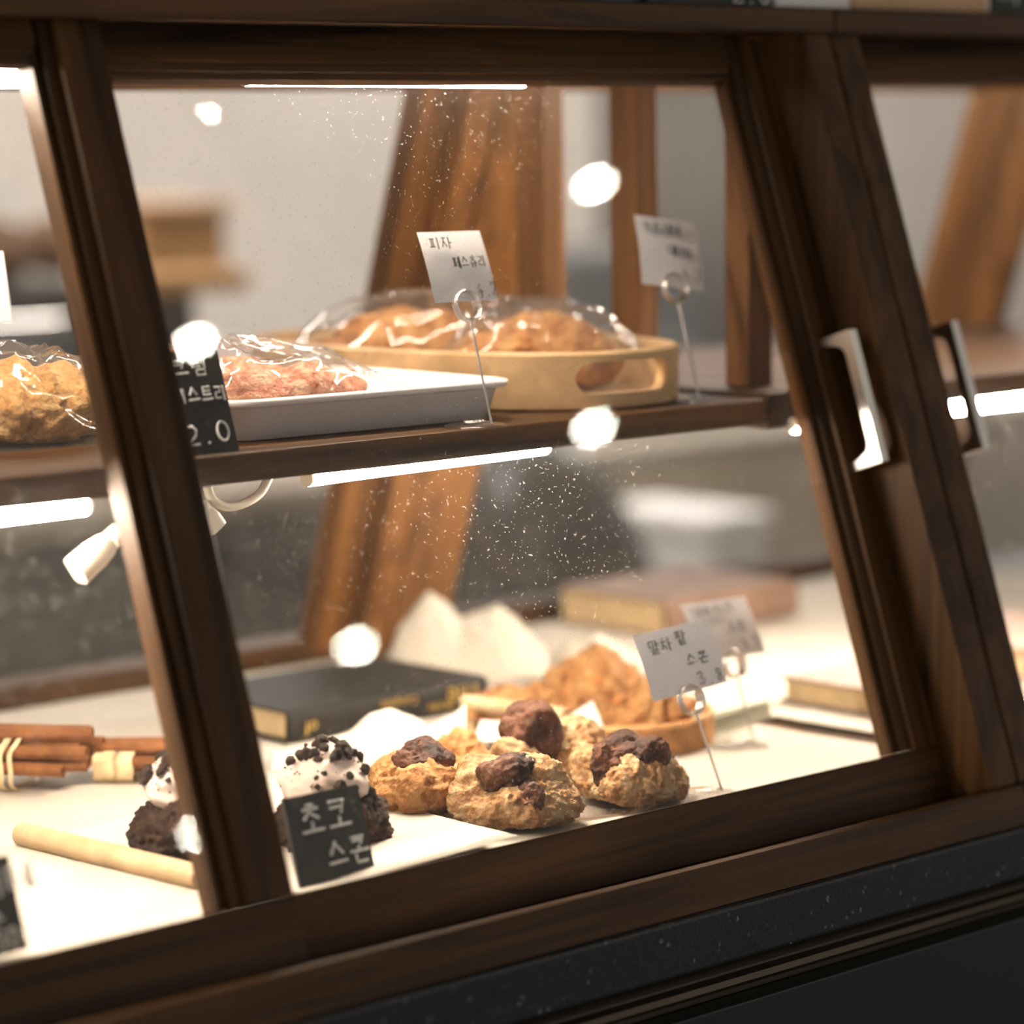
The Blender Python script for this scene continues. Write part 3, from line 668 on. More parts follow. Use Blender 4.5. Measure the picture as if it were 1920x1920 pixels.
tag(obj('plate', MB().lathe([(.0001, .0035), (.085, .0035), (.118, .0075), (.122, .0085), (.1225, .0078), (.118, .0065), (.086, .0022), (.0001, .0022)], (pc.x+.035, .140, 0.001), 64), 'acrylic'), 'clear plastic plate under the red bean scones', 'plate')
zc = .031
zc = .018
A = at(960, .074, zc); B = at(1176, .064, zc); Cc = at(797, .150, zc); D = at(990, .150, zc); E_ = at(850, .205, zc); F_ = at(1082, .135, zc)
bean_scone(A, .046, .029, 1, 'bean scone at front with paste running down its split middle', [rc(-.001, .007, .024)+(.025, .019, .012), rc(.007, .024, .019)+(.013, .012, .009), rc(.014, .035, .011)+(.010, .009, .010)], .012)
bean_scone(B, .040, .029, 2, 'bean scone at front right with a big dark open paste hollow', [rc(-.004, .004, .026)+(.024, .019, .013), rc(-.019, .018, .016)+(.009, .009, .016), rc(.013, .008, .023)+(.015, .014, .009), rc(.0, .020, .019)+(.014, .010, .007)], .014)
bean_scone(Cc, .043, .026, 3, 'browned bean scone at the left of the plate', [rc(-.002, .004, .027)+(.023, .021, .012)], .006, 'dough2')
bean_scone(D, .034, .024, 4, 'bean scone in the plate middle topped by a round paste ball', [rc(.002, .0, .032)+(.022, .022, .020)], .006)
bean_scone(E_, .029, .022, 6, 'small craggy scone behind the left bean scone', [rc(.006, -.008, .016)+(.009, .009, .008)], .003, 'dough2')
bean_scone(F_, .030, .022, 7, 'pale craggy scone between the paste ball and wicker basket', [rc(.012, .006, .018)+(.008, .008, .007)], .004)

# ------------------------------------------------------------------ chocolate scones with cream
crumb_bm = MB().blob((0, 0, 0), (.0022, .002, .0018), 3, ((300, .0012),), 2, None, 0, False)
def choc(c, R, H, seed, label, cream_c, cream_r):
    c = Vector(c); t = thing('chocolate_scone', (c.x, c.y, c.z-.38*H), label, 'scone', 'chocolate scones with cream')
    obj('dough', MB().blob(c, (R, R, H), seed, ((22, .015), (50, .010), (95, .006), (200, .0035), (420, .0018)), 6, scone_fn(R, H, .002), zmin=-.38*H), 'choco', t)
    cc = c+Vector(cream_c)
    def cf(d, p):
        a = math.atan2(d.y, d.x); r = 1+.07*math.sin(3*a+d.z*5); k = (1-.28*max(0, d.z)); st = .035*math.sin(d.z*9)
        return Vector((d.x*cream_r*r*(k+st), d.y*cream_r*r*(k+st), d.z*cream_r*.8))
    cr = obj('cream', MB().blob(cc, (1, 1, 1), seed+9, ((30, .005), (80, .0015)), 5, cf), 'cream', t)
    R_ = random.Random(seed); me = None
    for k in range(64):
        th_ = R_.uniform(0, 2*math.pi); el = R_.uniform(.0, 1.) if k > 26 else R_.uniform(.7, 1.)
        rr = math.sqrt(max(0, 1-el*el)); sc_ = R_.uniform(.9, 2.2)
        pos = cc+Vector((rr*math.cos(th_)*cream_r*(1-.28*el), rr*math.sin(th_)*cream_r*(1-.28*el), el*cream_r*.8))*1.04
        if me is None: o = obj('crumb', crumb_bm, 'crumb', None); me = o.data
        else: o = bpy.data.objects.new('crumb', me); COL.objects.link(o)
        o.parent = cr; o.location = pos-t.location; o.scale = (sc_, sc_*R_.uniform(.7, 1.1), sc_*R_.uniform(.7, 1.2)); o.rotation_euler = (R_.uniform(0, 3), R_.uniform(0, 3), R_.uniform(0, 3))
    sm = MB()
    for k in range(150):
        th_ = R_.uniform(0, 2*math.pi); el = R_.uniform(-.1, 1.); rr = math.sqrt(max(0, 1-el*el)); q = R_.uniform(.0004, .0009)
        pos = cc+Vector((rr*math.cos(th_)*cream_r*(1-.28*max(el, 0)), rr*math.sin(th_)*cream_r*(1-.28*max(el, 0)), el*cream_r*.8))*1.03
        sm.blob(pos, (q, q, q), k, ((900, .0005),), 1, None, 0, False)
    tag(obj('fine_crumbs', sm, 'crumb', t), kind='stuff')
    return t
c1 = at(352, .165, .018); c2 = at(614, .112, .018)
choc(c1, .039, .034, 31, 'chocolate scone with cream and crumbs, left of the door stile', rc(-.006, .004, .040), .025)
choc(c2, .042, .032, 32, 'chocolate scone with cream and crumbs behind its chalkboard', rc(-.001, .0, .036), .032)

# ------------------------------------------------------------------ sticks
def stick(A, B, r, mat, name, label, cat):
    A, B = Vector(A), Vector(B); d = (B-A).normalized()
    return tag(obj(name, MB().tube([A, A+d*.001, A.lerp(B, .5), B-d*.001, B], [r*.9, r, r*1.02, r, r*.9], 20), mat), label, cat)
A = onz(10, 1568, .010); B = onz(430, 1673, .010)
stick(A, A+(B-A).normalized()*.20, .0085, 'lightwood', 'wooden_stick', 'pale round wooden stick lying left of the chocolate scone', 'stick')
A = onz(705, 1632, .0085); B = onz(860, 1597, .0085)
tag(obj('wooden_spatula', MB().box((A.x+.012, .0235, .0030), (B.x+.035, .030, .0055), .001), 'lightwood'), 'thin flat wooden strip along the glass beside the chalkboard', 'stick')

def roll_stick(mb, A, B, r, sd):
    A, B = Vector(A), Vector(B); d = (B-A).normalized(); s_ = Vector((0, 0, 1)); s_ = (s_-d*s_.dot(d)).normalized(); u = d.cross(s_); prof = []
    for k in range(40):
        a = k/39*math.pi*3.4; rr = r*(1-.16*k/39*2.2); prof.append((rr*math.cos(a), rr*math.sin(a)))
    inn = [(x*.9, y*.9) for x, y in prof]
    n = 40; NL = 9; vs = []
    for j in range(NL):
        c = A.lerp(B, j/(NL-1)); w_ = 1+.06*fb(c, 60, sd)
        vs += [c+u*x*w_+s_*y*w_ for x, y in prof]
    fs = [(j*n+k, j*n+k+1, (j+1)*n+k+1, (j+1)*n+k) for j in range(NL-1) for k in range(n-1)]
    mb.add(vs, fs, True)
    vs2 = []
    for j in range(NL):
        c = A.lerp(B, j/(NL-1)); w_ = 1+.06*fb(c, 60, sd)
        vs2 += [c+u*x*w_+s_*y*w_ for x, y in inn]
    mb.add(vs2, fs, True)
    for j0 in (0, (NL-1)*n):
        mb.add([vs[j0+k] for k in range(n)]+[vs2[j0+k] for k in range(n)], [(k, k+1, n+k+1, n+k) for k in range(n-1)])
    return mb
def bundle(C, ax, L, layers, r, label, band, sd, bt=.5):
    C = Vector(C); ax = Vector((ax[0], ax[1], 0)).normalized(); sd_ = Vector((-ax.y, ax.x, 0)); R_ = random.Random(sd)
    t = thing('cinnamon_bundle', (C.x, C.y, .003), label, 'cinnamon', 'tied cinnamon stick bundles'); zt = .003
    for row, cnt in enumerate(layers):
        for k in range(cnt):
            rr = r*R_.uniform(.85, 1.08); off = (k-(cnt-1)/2)*2.02*r; z = .0035+r+row*1.75*r; j = R_.uniform(-.09, .09)*L; tw = R_.uniform(-.24, .24)
            dd = (ax+sd_*tw).normalized(); c = C+sd_*off+Vector((0, 0, z))+ax*j; l = L*R_.uniform(.85, 1.05)
            obj('stick', roll_stick(MB(), c-dd*l/2, c+dd*l/2, rr, k+row*5), 'cinnamon', t); zt = z+r
    hw = max(layers)*r*1.06; hh = zt/2+.0005; cz = Vector((C.x, C.y, .0028+hh))+ax*(L*(bt-.5))
    for w0, w1 in band:
        def F(a, b):
            an = a*2*math.pi; ca, sa = math.cos(an), math.sin(an); rx = hw*1.05*math.copysign(abs(ca)**.75, ca); rz = hh*1.06*math.copysign(abs(sa)**.75, sa)
            return cz+sd_*rx+Vector((0, 0, max(rz, -hh+.0005)))+ax*(w0+(w1-w0)*b+.0008*math.sin(a*40))
        obj('raffia_band', MB().grid(60, 6, F), 'raffia', t)
    return t
bundle(onz(48, 1455, .012), Vector((.52, -.80, 0)), .088, (5, 4, 2), .0066, 'cinnamon stick bundle tied with raffia at the left edge', [(-.003, .003), (.007, .011)], 4, .30)
bundle(onz(262, 1445, .010), Vector((.62, -.70, 0)), .080, (4, 3), .0058, 'cinnamon stick bundle wrapped in wide raffia left of the stile', [(-.034, -.002), (-.018, -.014)], 9, .42)

# ------------------------------------------------------------------ white tray, bamboo tray
def rrect(cx, cy, hx, hy, r, rot, n=8):
    out = []
    for k, (sx, sy) in enumerate(((1, 1), (-1, 1), (-1, -1), (1, -1))):
        for j in range(n+1):
            a = (k+j/n)*math.pi/2; out.append((sx*(hx-r)+r*math.cos(a), sy*(hy-r)+r*math.sin(a)))
    cs, sn = math.cos(rot), math.sin(rot); return [(cx+x*cs-y*sn, cy+x*sn+y*cs) for x, y in out]
def loft(mb, loops, cap0=True, cap1=True, smooth=True):
    n = len(loops[0]); mb.add([v for l in loops for v in l], [(i*n+k, i*n+(k+1) % n, (i+1)*n+(k+1) % n, (i+1)*n+k) for i in range(len(loops)-1) for k in range(n)], smooth)
    if cap0: mb.add(loops[0], [tuple(range(n))])
    if cap1: mb.add(loops[-1], [tuple(range(n))])
    return mb
tcx, tcy, trot, z0 = .236, .287, -.05, ZS+.0004
def tl(d, z, r): return [(x, y, z) for x, y in rrect(tcx, tcy, .126+d, .103+d, r, trot)]
lo = [tl(-.008, z0, .016), tl(-.005, z0+.001, .018), tl(.002, z0+.024, .022), tl(.0035, z0+.0245, .023), tl(.0085, z0+.0255, .026), tl(.0105, z0+.028, .028), tl(.0095, z0+.0305, .027), tl(.005, z0+.031, .024), tl(.0, z0+.0295, .021), tl(-.0075, z0+.004, .016), tl(-.011, z0+.003, .014)]
tag(obj('serving_tray', loft(MB(), lo), 'ceramic'), 'white enamel serving tray with a rolled rim on the shelf', 'tray')

bx, by, ba, bb, bh = .492, .382, .120, .218, .046
def sup(a, b, n, ex=2.4): 
    out = []
    for k in range(n):
        t = 2*math.pi*k/n; c, s_ = math.cos(t), math.sin(t)
        out.append((bx+a*math.copysign(abs(c)**(2/ex), c), by+b*math.copysign(abs(s_)**(2/ex), s_)))
    return out
def sl_(d, z, n=160): return [(x, y, z) for x, y in sup(ba+d, bb+d, n)]
zt0 = ZS+.0004
bm_tray = loft(MB(), [sl_(-.004, zt0), sl_(0, zt0+.002), sl_(.001, zt0+bh-.002), sl_(-.001, zt0+bh), sl_(-.009, zt0+bh), sl_(-.011, zt0+bh-.002), sl_(-.012, zt0+.008), sl_(-.014, zt0+.007)])
bt = thing('bamboo_tray', (bx, by, ZS), 'oval pale bamboo tray with a slot handle holding bagged pastries', 'tray')
body = obj('body', bm_tray, 'bamboo', bt)
hp0, hp1 = onView(1092, 690, Vector((bx, by-bb, 0))), onView(1248, 690, Vector((bx, by-bb, 0)))
hxa, hxb = ony(1092, 690, by-bb+.008)[0], ony(1246, 690, by-bb+.008)[0]
hr, hz = .0125, zt0+.0255
cut = MB(); q = [(hxb-hr+hr*math.cos(a), hz+hr*math.sin(a)) for a in [(-.5+k/10)*math.pi for k in range(11)]]+[(hxa+hr+hr*math.cos(a), hz+hr*math.sin(a)) for a in [(.5+k/10)*math.pi for k in range(11)]]
cut.prism(q, 'y', by-bb-.03, by-bb+.06)
co = obj('cutter', cut, 'bamboo')
md = body.modifiers.new('slot', 'BOOLEAN'); md.object = co; md.operation = 'DIFFERENCE'; md.solver = 'EXACT'
# opposite slot
dg = bpy.context.evaluated_depsgraph_get(); dg.update()
nm_ = bpy.data.meshes.new_from_object(body.evaluated_get(dg)); body.modifiers.clear(); body.data = nm_; bpy.data.objects.remove(co)
for p_ in nm_.polygons: p_.use_smooth = False

# ------------------------------------------------------------------ bagged pastries
def bag(c, yaw, L, W, H, seed, label, base_z, skew=0., ridge=.006, pinch=.25, group=None, tail=None):
    """clear bag: wrinkled upper film over a flat lower film, sealed at the edges"""
    cs, sn = math.cos(yaw), math.sin(yaw); off = seed*3.7
    def top(a, b):
        x = (a-.5)*2; y = (b-.5)*2; k = max(0, 1-abs(x)**3.2)**.7*max(0, 1-abs(y)**2.6)**.7
        ed = 1-pinch*(abs(x)**4)*.5
        z = H*k*(1+skew*x)
        w1 = noise.noise(Vector((x*2.2+off, y*2.2, .3))); w2 = noise.noise(Vector((x*5+off, y*7, 1.3))); w3 = noise.noise(Vector((x*11-off, y*15, 2.2)))
        z += ridge*(1.5-3.2*abs(w1))*min(1, k*2)+ridge*.7*(.5-1.6*abs(w2))*min(1, k*3)+ridge*.3*(.4-abs(w3)*1.3)+.002
        if tail and x > .45: z += tail*((x-.45)/.55)**1.5*(.6+.6*w1)
        px_, py_ = x*L/2+.004*w1, y*W/2*ed+.004*w2
        return (c[0]+px_*cs-py_*sn, c[1]+px_*sn+py_*cs, max(base_z+.0012, base_z+z))
    def bot(a, b):
        t = top(a, b); x = (a-.5)*2; y = (b-.5)*2
        lift = tail*((x-.45)/.55)**1.5*.6 if (tail and x > .45) else 0
        return (t[0], t[1], base_z+.0007+lift)
    t = thing('pastry_bag', (c[0], c[1], base_z), label, 'bag', group)
    obj('film', MB().grid(64, 48, top).grid(12, 10, bot), 'film', t)
    return t
def pastry(c, rad, yaw, seed, label, mat='pastry', bend=0., fold=.0, name='pastry', amps=((18, .010), (45, .007), (110, .0045), (260, .0022))):
    """long folded pastry: swollen middle, layered ridges across it"""
    def fn(d, p):
        x = d.x; k = 1+.2*abs(math.cos(x*7+seed+d.y))*fold-.08
        q = Vector((p.x, p.y*k+bend*(x*x-.4), p.z*k*(1-.18*x*x))); q.z = max(q.z, -rad[2]*.75); return q
    c = Vector(c)
    o = obj(name, MB().blob((0, 0, 0), rad, seed, amps, 5, fn, zmin=-rad[2]*.75), mat); o.location = c; o.rotation_euler = (0, 0, yaw)
    return tag(o, label, 'pastry', 'bagged pastries')
# on the bamboo tray
bz = zt0+.0076
p1 = at(905, .36, bz+.030); p2 = at(1075, .30, bz+.027); p3 = at(1190, .34, bz+.024)
pastry((.448, .402, bz+.0275), (.085, .033, .035), -.62, 41, 'long golden pizza pastry in a clear bag, left in the bamboo tray', fold=.5, bend=.008)
pastry((.496, .290, bz+.0245), (.070, .033, .031), -.70, 42, 'cheese topped pastry in a clear bag at the front of the bamboo tray', fold=.4)
pastry((.548, .386, bz+.022), (.062, .029, .028), -.6, 43, 'browned pastry in a clear bag at the right of the bamboo tray', fold=.6)
bag((.462, .398), -.62, .235, .11, .072, 51, 'clear bag around the long pizza pastry in the bamboo tray', bz-.001, .1, .006, group='clear pastry bags', tail=.02)
bag((.510, .297), -.70, .18, .105, .062, 52, 'clear bag around the cheese topped pastry, front of bamboo tray', bz-.001, 0, .006, group='clear pastry bags')
bag((.548, .380), -.55, .145, .085, .060, 53, 'clear bag with an upturned open end, right of bamboo tray', bz-.001, .15, .006, group='clear pastry bags', tail=.04)
# on the white tray
bz = z0+.0035
pastry((.190, .255, bz+.021), (.078, .036, .027), -.15, 44, 'pink ham topped pastry in a clear bag on the white tray', 'ham', fold=.4, amps=((18, .010), (50, .007), (140, .004)))
pastry((.195, .343, bz+.021), (.072, .032, .027), -.1, 45, 'pale pink pastry at the back of the white tray', 'ham', fold=.4)
bag((.205, .285), -.22, .235, .165, .052, 54, 'glossy clear bag over the pink pastries on the white tray', bz, -.35, .006, group='clear pastry bags')
# left on the shelf
bz = ZS+.0008
pastry(at(20, .315, bz+.025), (.062, .040, .032), -.3, 46, 'flaky golden croissant in a clear bag at the left end of the shelf', 'flaky', fold=.9, amps=((16, .010), (45, .007), (110, .006), (260, .003)))
pl_ = at(152, .335, bz+.022); pastry(pl_, (.034, .030, .028), .5, 47, 'crumbly end of a golden croissant beside the left stile', 'flaky', fold=.9, amps=((20, .010), (50, .008), (120, .007), (260, .003)))
bl_ = at(75, .325, bz); bag((bl_.x-.042, bl_.y), -.2, .25, .125, .058, 55, 'clear bag around the croissant at the left end of the shelf', bz-.0005, -.1, .009, group='clear pastry bags')

# ------------------------------------------------------------------ wicker basket with nut scones
kc = Vector((.487, .213, .004)); kw, kd = .086, .104; krot = 0.
def ell(t, d=0., z=0.):
    x, y = (kw+d)*math.cos(t), (kd+d)*math.sin(t); cs, sn = math.cos(krot), math.sin(krot); return Vector((kc.x+x*cs-y*sn, kc.y+x*sn+y*cs, z))
wb = thing('wicker_basket', (kc.x, kc.y, .003), 'low oval wicker basket with a white dowel handle holding nut scones', 'basket')
obj('base', MB().add([ell(k*math.pi/40, -.002, .0045) for k in range(80)]+[ell(k*math.pi/40, -.002, .0032) for k in range(80)], [tuple(range(80)), tuple(range(159, 79, -1))]+[(k, (k+1) % 80, 80+(k+1) % 80, 80+k) for k in range(80)]), 'wicker', wb)
for row in range(7):
    mbw = MB(); nst = 96
    mbw.tube([ell(2*math.pi*k/(nst*2), .0016*math.cos(math.pi*k+math.pi*row), .0055+row*.0031) for k in range(nst*2)], .0017, 6, closed=True)
    obj('weave_strand', mbw, 'wicker', wb)
rimm = MB().tube([ell(2*math.pi*k/120, 0, .0275) for k in range(120)], .0028, 8, closed=True); obj('rim', rimm, 'wicker', wb)
stk = MB()
for k in range(48): stk.tube([ell(2*math.pi*k/48, 0, .004), ell(2*math.pi*k/48, 0, .027)], .0012, 5)
tag(obj('stakes', stk, 'wicker', wb), kind='stuff')
hz = .037
hA = onz(868, 1314, hz); hB = onz(1064, 1341, hz)
mid = (hA+hB)/2; 
hd = obj('handle_dowel', MB().tube([hA, hA.lerp(hB, .02), hA.lerp(hB, .98), hB], [.006, .0068, .0068, .006], 16), 'lightwood', wb); hd['label'] = 'white wooden dowel handle'
for k in (.06, .90):
    p = hA.lerp(hB, k); obj('handle_post', MB().tube([Vector((p.x, p.y, .005)), Vector((p.x, p.y, hz-.004))], .0045, 12), 'lightwood', wb)
    obj('wrap', MB().tube([p+Vector((0, 0, -.006-.001*0))+Vector((.0075*math.cos(q*.9), .0075*math.sin(q*.9), .012*q/60-.006)) for q in range(60)], .0011, 5), 'wicker', wb)
def nut_scone(c, R, H, seed, label, rot=0.):
    c = Vector(c); t = thing('nut_scone', (c.x, c.y, c.z-.38*H), label, 'scone', 'nut scones in the wicker basket')
    obj('dough', MB().blob(c, (R, R*.8, H), seed, ((30, .018), (60, .008))+ROUGH[2:], 5, scone_fn(R, H, 0), rot, zmin=-.38*H), 'dough2', t); R_ = random.Random(seed)
    for k in range(9):
        th_ = R_.uniform(0, 6.28); el = R_.uniform(.25, .98); rr = math.sqrt(1-el*el)
        p = c+Vector((rr*R*.95*math.cos(th_), rr*R*.9*math.sin(th_), el*H*.98+.002)); q = R_.uniform(.005, .0075)
        obj('nut', MB().blob(p, (q, q*.9, q*.8), k, ((90, .0025),), 3), 'nut', t)
    return t
nut_scone(at(1130, .235, .021), .043, .032, 61, 'tall nut scone in the middle of the wicker basket')
nut_scone(at(1225, .175, .018), .034, .024, 62, 'nut scone at the right of the wicker basket')
nut_scone(at(965, .262, .016), .036, .018, 63, 'nut scone at the left of the wicker basket behind the handle')
quad_sheet('liner_paper', [onView(1042, 1398, at(1100, .178, .03)), onView(1148, 1392, at(1100, .178, .03)), onView(1116, 1312, at(1100, .19, .03)), onView(1062, 1345, at(1100, .19, .03))], 'liner', 'white pointed liner paper standing at the basket front', lambda a, b: .0006*fb((a*3, b*3, 0), 2), 12)
quad_sheet('liner_paper', [onView(885, 1390, at(960, .215, .03)), onView(1030, 1385, at(960, .215, .03)), onView(1020, 1352, at(960, .23, .03)), onView(900, 1350, at(960, .23, .03))], 'liner', 'white liner paper under the basket handle', lambda a, b: .0006*fb((a*3, b*3, 0), 2), 12)

# ------------------------------------------------------------------ things on top of the case (their feet show)
ztop = ZT+.0615+.0004
def top_box(px0, px1, y, d, h, mat, name, label, cat, bev=.002, group=None):
    x0 = ony(px0, 10, y)[0]; x1 = ony(px1, 10, y)[0]
    return tag(obj(name, MB().box((x0, y, ztop), (x1, y+d, ztop+h), bev), mat), label, cat, group)
def top_sign(px0, px1, y, h, label, rows):
    x0 = ony(px0, 10, y)[0]; x1 = ony(px1, 10, y)[0]
    t = thing('chalkboard_sign', ((x0+x1)/2, y, ztop), label, 'chalkboard', 'small chalkboard price signs')
    obj('board', MB().box((x0, y, ztop), (x1, y+.004, ztop+h), .0008), 'slate', t)
    obj('foot', MB().box((x0+.01, y+.0042, ztop), (x1-.01, y+.04, ztop+.003)), 'slate', t)
    if rows: obj('chalk_lettering', write(MB(), [(x0, y-.0002, ztop), (x1, y-.0002, ztop), (x0, y-.0002, ztop+h)], rows, .0011, .0004), 'chalk', t)
    return t
x0 = ony(640, 5, .165)[0]; x1 = ony(965, 5, .165)[0]
t = thing('serving_dish', ((x0+x1)/2, .23, ztop), 'white shallow dish standing on top of the case', 'dish')
obj('bowl', loft(MB(), [[(x, y, ztop+z) for x, y in rrect((x0+x1)/2, .23, (x1-x0)/2+d, .062+d, .02, 0)] for d, z in ((-.01, 0), (0, .002), (.004, .02), (.002, .021), (-.002, .019), (-.012, .004))]), 'ceramic', t)
top_sign(972, 1122, .17, .07, 'black chalkboard sign on top of the case above the pizza card', [(.2, .4, .3, .3, [S('P', 'i'), S('J', 'a')])])
M['blueglass'] = plain('blue_grey_glass', (.16, .2, .24), .15, 0, .6)
xj = ony(1165, 8, .2)[0]
t = thing('jar', (xj, .2, ztop), 'small blue-grey jar on top of the case', 'jar')
obj('body', MB().lathe([(.0001, 0), (.020, 0), (.022, .003), (.022, .05), (.016, .06), (.016, .066)], (xj, .2, ztop), 32), 'blueglass', t)
obj('lid', MB().lathe([(.018, .0662), (.018, .08), (.0001, .08)], (xj, .2, ztop), 32), 'steel', t)
top_sign(1215, 1450, .16, .08, 'black chalkboard sign on top of the case near the door post', [(.66, .03, .22, .11, digits('2.0')), (.2, .5, .3, .25, [S('S', 'eu'), S('K', 'o', 'N')])])
t = thing('paper_box', (ony(1528, 10, .165)[0], .19, ztop), 'white paper box on top of the case above the door post', 'box')
xa, xb = ony(1456, 10, .165)[0], ony(1598, 12, .165)[0]
obj('body', MB().box((xa, .165, ztop), (xb, .235, ztop+.045), .002), 'white', t); obj('lid', MB().box((xa-.002, .163, ztop+.0452), (xb+.002, .237, ztop+.06), .002), 'white', t)
top_box(1602, 1855, .16, .10, .02, 'kraft', 'cutting_board', 'tan wooden board on top of the right-hand case', 'board', .004)
top_sign(1860, 2050, .16, .08, 'black chalkboard sign on top of the right-hand case at the picture edge', [(.05, .1, .4, .3, [S('M', 'a'), S('K', 'a')])])

# ------------------------------------------------------------------ kitchen behind the case
KY = 2.2
M['taupe'] = plain('taupe_front', (.36, .31, .26), .6, 0, .3, 4, .1)
M['dark_steel'] = plain('dark_steel', (.018, .022, .023), .4, .3, .5, 5, .2)
M['mid_grey'] = plain('grey_front', (.12, .112, .104), .5, 0, .4, 4, .15)
M['beige'] = plain('beige_front', (.52, .42, .31), .6, 0, .3, 4, .08)
M['steelblue'] = plain('blue_grey_steel', (.17, .19, .2), .35, .4, .5, 4, .2)
M['amber'] = plain('amber_box', (.45, .24, .09), .6, 0, .3, 6, .2)
M['loafm'] = food('dark_loaf', [(.3, (.06, .03, .015)), (.7, (.2, .1, .04))], 12)
kc_ = thing('back_counter', (1.8, 2.55, ROOM_F), 'long kitchen counter with grey and beige fronts behind the case', 'counter')
obj('worktop', MB().box((-.5, KY-.02, -.085), (6.5, 2.9, -.05), .004), 'taupe', kc_)
def kx(px): return ony(px, 1000, KY)[0]
fr = [(-400, 'dark_steel'), (250, 'dark_steel'), (440, 'mid_grey'), (640, 'mid_grey'), (860, 'taupe'), (1150, 'beige'), (1420, 'beige'), (1700, 'taupe'), (2000, 'mid_grey'), (2300, 'taupe')]
for (a, mt_), (b, _) in zip(fr, fr[1:]):
    f_ = obj('cabinet_front', MB().box((kx(a)+.004, KY, ROOM_F+.08), (kx(b)-.004, KY+.02, -.09), .004), mt_, kc_)
    obj('grip', MB().box((kx(a)+.1, KY-.018, -.16), (kx(b)-.1, KY-.0005, -.145), .003), 'steel', f_, True).location = -f_.location
obj('carcass', MB().box((-.48, KY+.021, ROOM_F+.001), (6.48, 2.88, -.0855)), 'mid_grey', kc_)
zk = -.0495
def kbox(px0, px1, py_top, y, d, mat, name, label, cat, bev=.01, zb_=None):
    a = ony(px0, py_top, y); b = ony(px1, py_top, y); z1 = (a[2]+b[2])/2
    return (a[0], b[0], y, y+d, zk if zb_ is None else zb_, z1)
def simple(px0, px1, py_top, y, d, mat, name, label, cat, bev=.01, zb_=None):
    x0, x1, y0, y1, z0_, z1 = kbox(px0, px1, py_top, y, d, mat, name, label, cat, bev, zb_)
    return x0, x1, y0, y1, z0_, z1
# oven with window
x0, x1, y0, y1, za, zb2 = simple(-300, 300, 545, 2.38, .42, None, None, None, None)
ov = thing('oven', ((x0+x1)/2, (y0+y1)/2, za), 'dark countertop oven blurred behind the left door', 'oven')
obj('housing', MB().box((x0, y0, za), (x1, y1, zb2), .015), 'dark_steel', ov)
obj('door', MB().box((x0+.04, y0-.015, za+.05), (x1-.16, y0-.0005, zb2-.06), .006), 'steelblue', ov)
obj('door_handle', MB().tube([(x0+.08, y0-.04, zb2-.05), (x1-.2, y0-.04, zb2-.05)], .009), 'steel', ov)
zo = zb2
x0, x1, y0, y1, za, zb2 = simple(265, 425, 400, 2.42, .2, None, None, None, None, zb_=zo+.0005)
cr8 = thing('bread_crate', ((x0+x1)/2, (y0+y1)/2, za), 'amber box standing on the oven behind the glass', 'crate')
obj('box', MB().box((x0, y0, za), (x1, y1, zb2), .01), 'amber', cr8); obj('lid', MB().box((x0-.01, y0-.01, zb2+.0003), (x1+.01, y1+.01, zb2+.02), .006), 'kraft', cr8)
for k, px in enumerate((-100, 0, 100)):
    p = at(px, 2.56, zo+.052); tag(obj('bread_loaf', MB().blob(p, (.052, .05, .05), 70+k, ((8, .015), (25, .006)), 4, zmin=-.0515), 'loafm'), 'dark loaf on the oven, '+('leftmost of three', 'middle of three', 'nearest the left stile')[k], 'bread', 'loaves on the oven')
x0, x1, y0, y1, za, zb2 = simple(330, 490, 512, 2.1, .16, None, None, None, None)
bd = thing('board_rack', ((x0+x1)/2, (y0+y1)/2, -.05), 'wooden board resting on a dark block behind the glass', 'board')
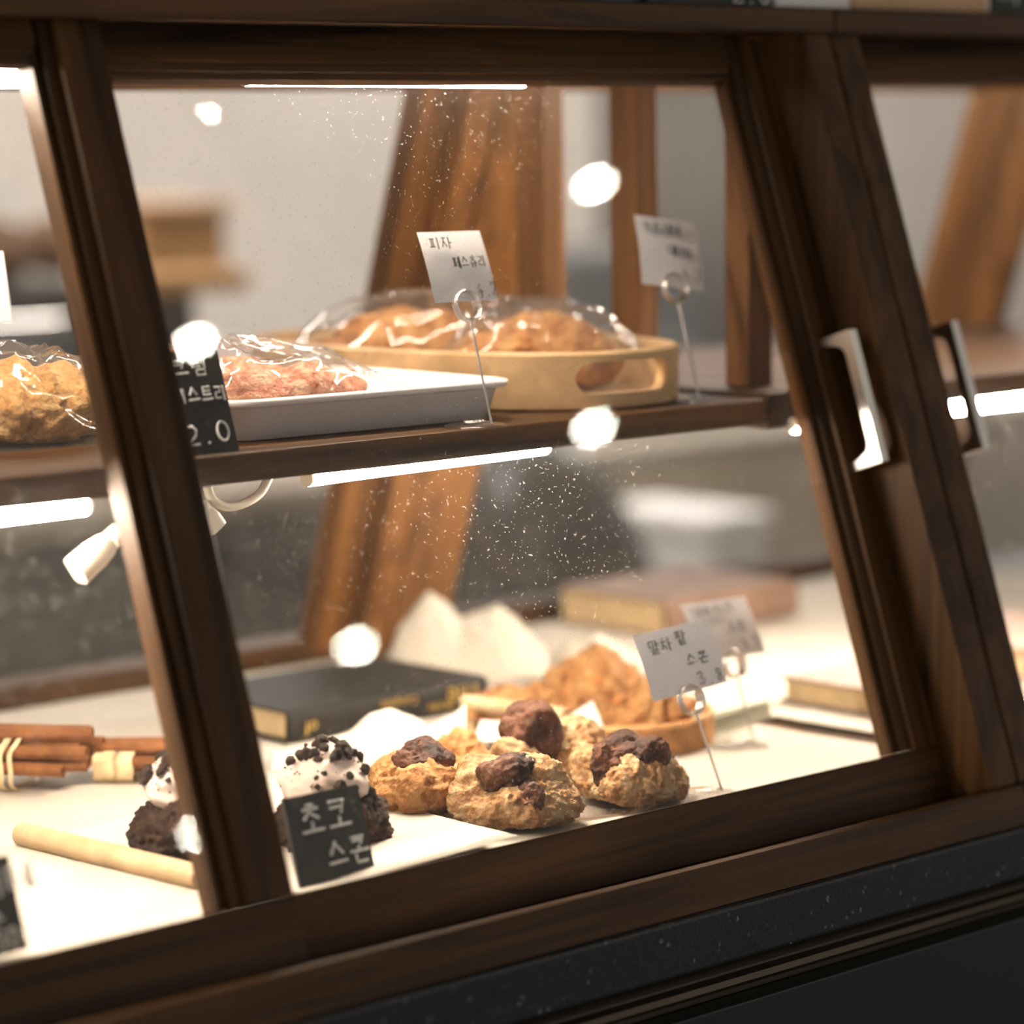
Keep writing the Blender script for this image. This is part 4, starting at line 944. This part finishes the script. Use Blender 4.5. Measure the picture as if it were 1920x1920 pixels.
# rests on the counter overhang via its block
obj('block', MB().box((x0, KY+.0, zk), (x1-.05, KY+.09, zb2-.035), .006), 'dark_steel', bd); obj('board', MB().box((x0-.01, KY-.01, zb2-.0345), (x1+.05, KY+.14, zb2), .008), 'amber', bd)
x0, x1, y0, y1, za, zb2 = simple(1040, 1330, 475, 2.35, .4, None, None, None, None)
ap = thing('coffee_machine', ((x0+x1)/2, (y0+y1)/2, za), 'blue-grey machine blurred behind the wooden uprights', 'machine')
obj('housing', MB().box((x0, y0, za), (x1, y1, zb2), .02), 'steelblue', ap); obj('tray_top', MB().box((x0+.03, y0+.03, zb2+.0003), (x1-.03, y1-.03, zb2+.025), .006), 'steel', ap)
x0, x1, y0, y1, za, zb2 = simple(1390, 1620, 230, 2.4, .4, None, None, None, None)
rf = thing('tall_cabinet', ((x0+x1)/2, (y0+y1)/2, za), 'tall grey cabinet blurred behind the right of the middle door', 'cabinet')
obj('body', MB().box((x0, y0, za), (x1, y1, zb2+.5), .01), 'mid_grey', rf); obj('door', MB().box((x0+.02, y0-.015, za+.03), (x1-.02, y0-.0005, zb2+.47), .005), 'steelblue', rf)
# things standing on the floor in front of the back counter
g0 = at(1040, 1.72, -.22)
tag(obj('sack', MB().blob((g0.x-.02, g0.y, -.47), (.22, .15, .56), 81, ((5, .06), (14, .02)), 4, lambda d, p: Vector((p.x*(1-.25*max(0, d.z)), p.y, max(p.z, -.495)))), 'dark_steel'), 'large dark grey sack standing behind the case', 'sack')
x0, x1 = ony(1335, 1000, 1.75)[0], ony(1440, 1000, 1.75)[0]; z1 = ony(1360, 965, 1.75)[2]
wbx = thing('storage_box', ((x0+x1)/2, 1.85, ROOM_F), 'white storage bin blurred behind the case, right of the sack', 'box')
obj('body', MB().box((x0, 1.75, ROOM_F+.001), (x1, 2.0, z1-.04), .015), 'white', wbx); obj('lid', MB().box((x0-.01, 1.74, z1-.0395), (x1+.01, 2.01, z1), .01), 'white', wbx)

# ------------------------------------------------------------------ seat the floor things on the case floor
for o in [o for o in COL.objects if o.parent is None]:
    n = o.name.split('.')[0]
    if n in ('crumpled_parchment', 'book', 'paper_stack', 'wicker_basket', 'nut_scone', 'liner_paper', 'cinnamon_bundle', 'wooden_stick'):
        o.location += Vector((-ZF*3.35, -ZF*3.6, ZF))
    elif n in ('paper_mat', 'plate', 'bean_scone', 'chocolate_scone', 'parchment_sheet', 'wooden_spatula'):
        o.location.z += ZF
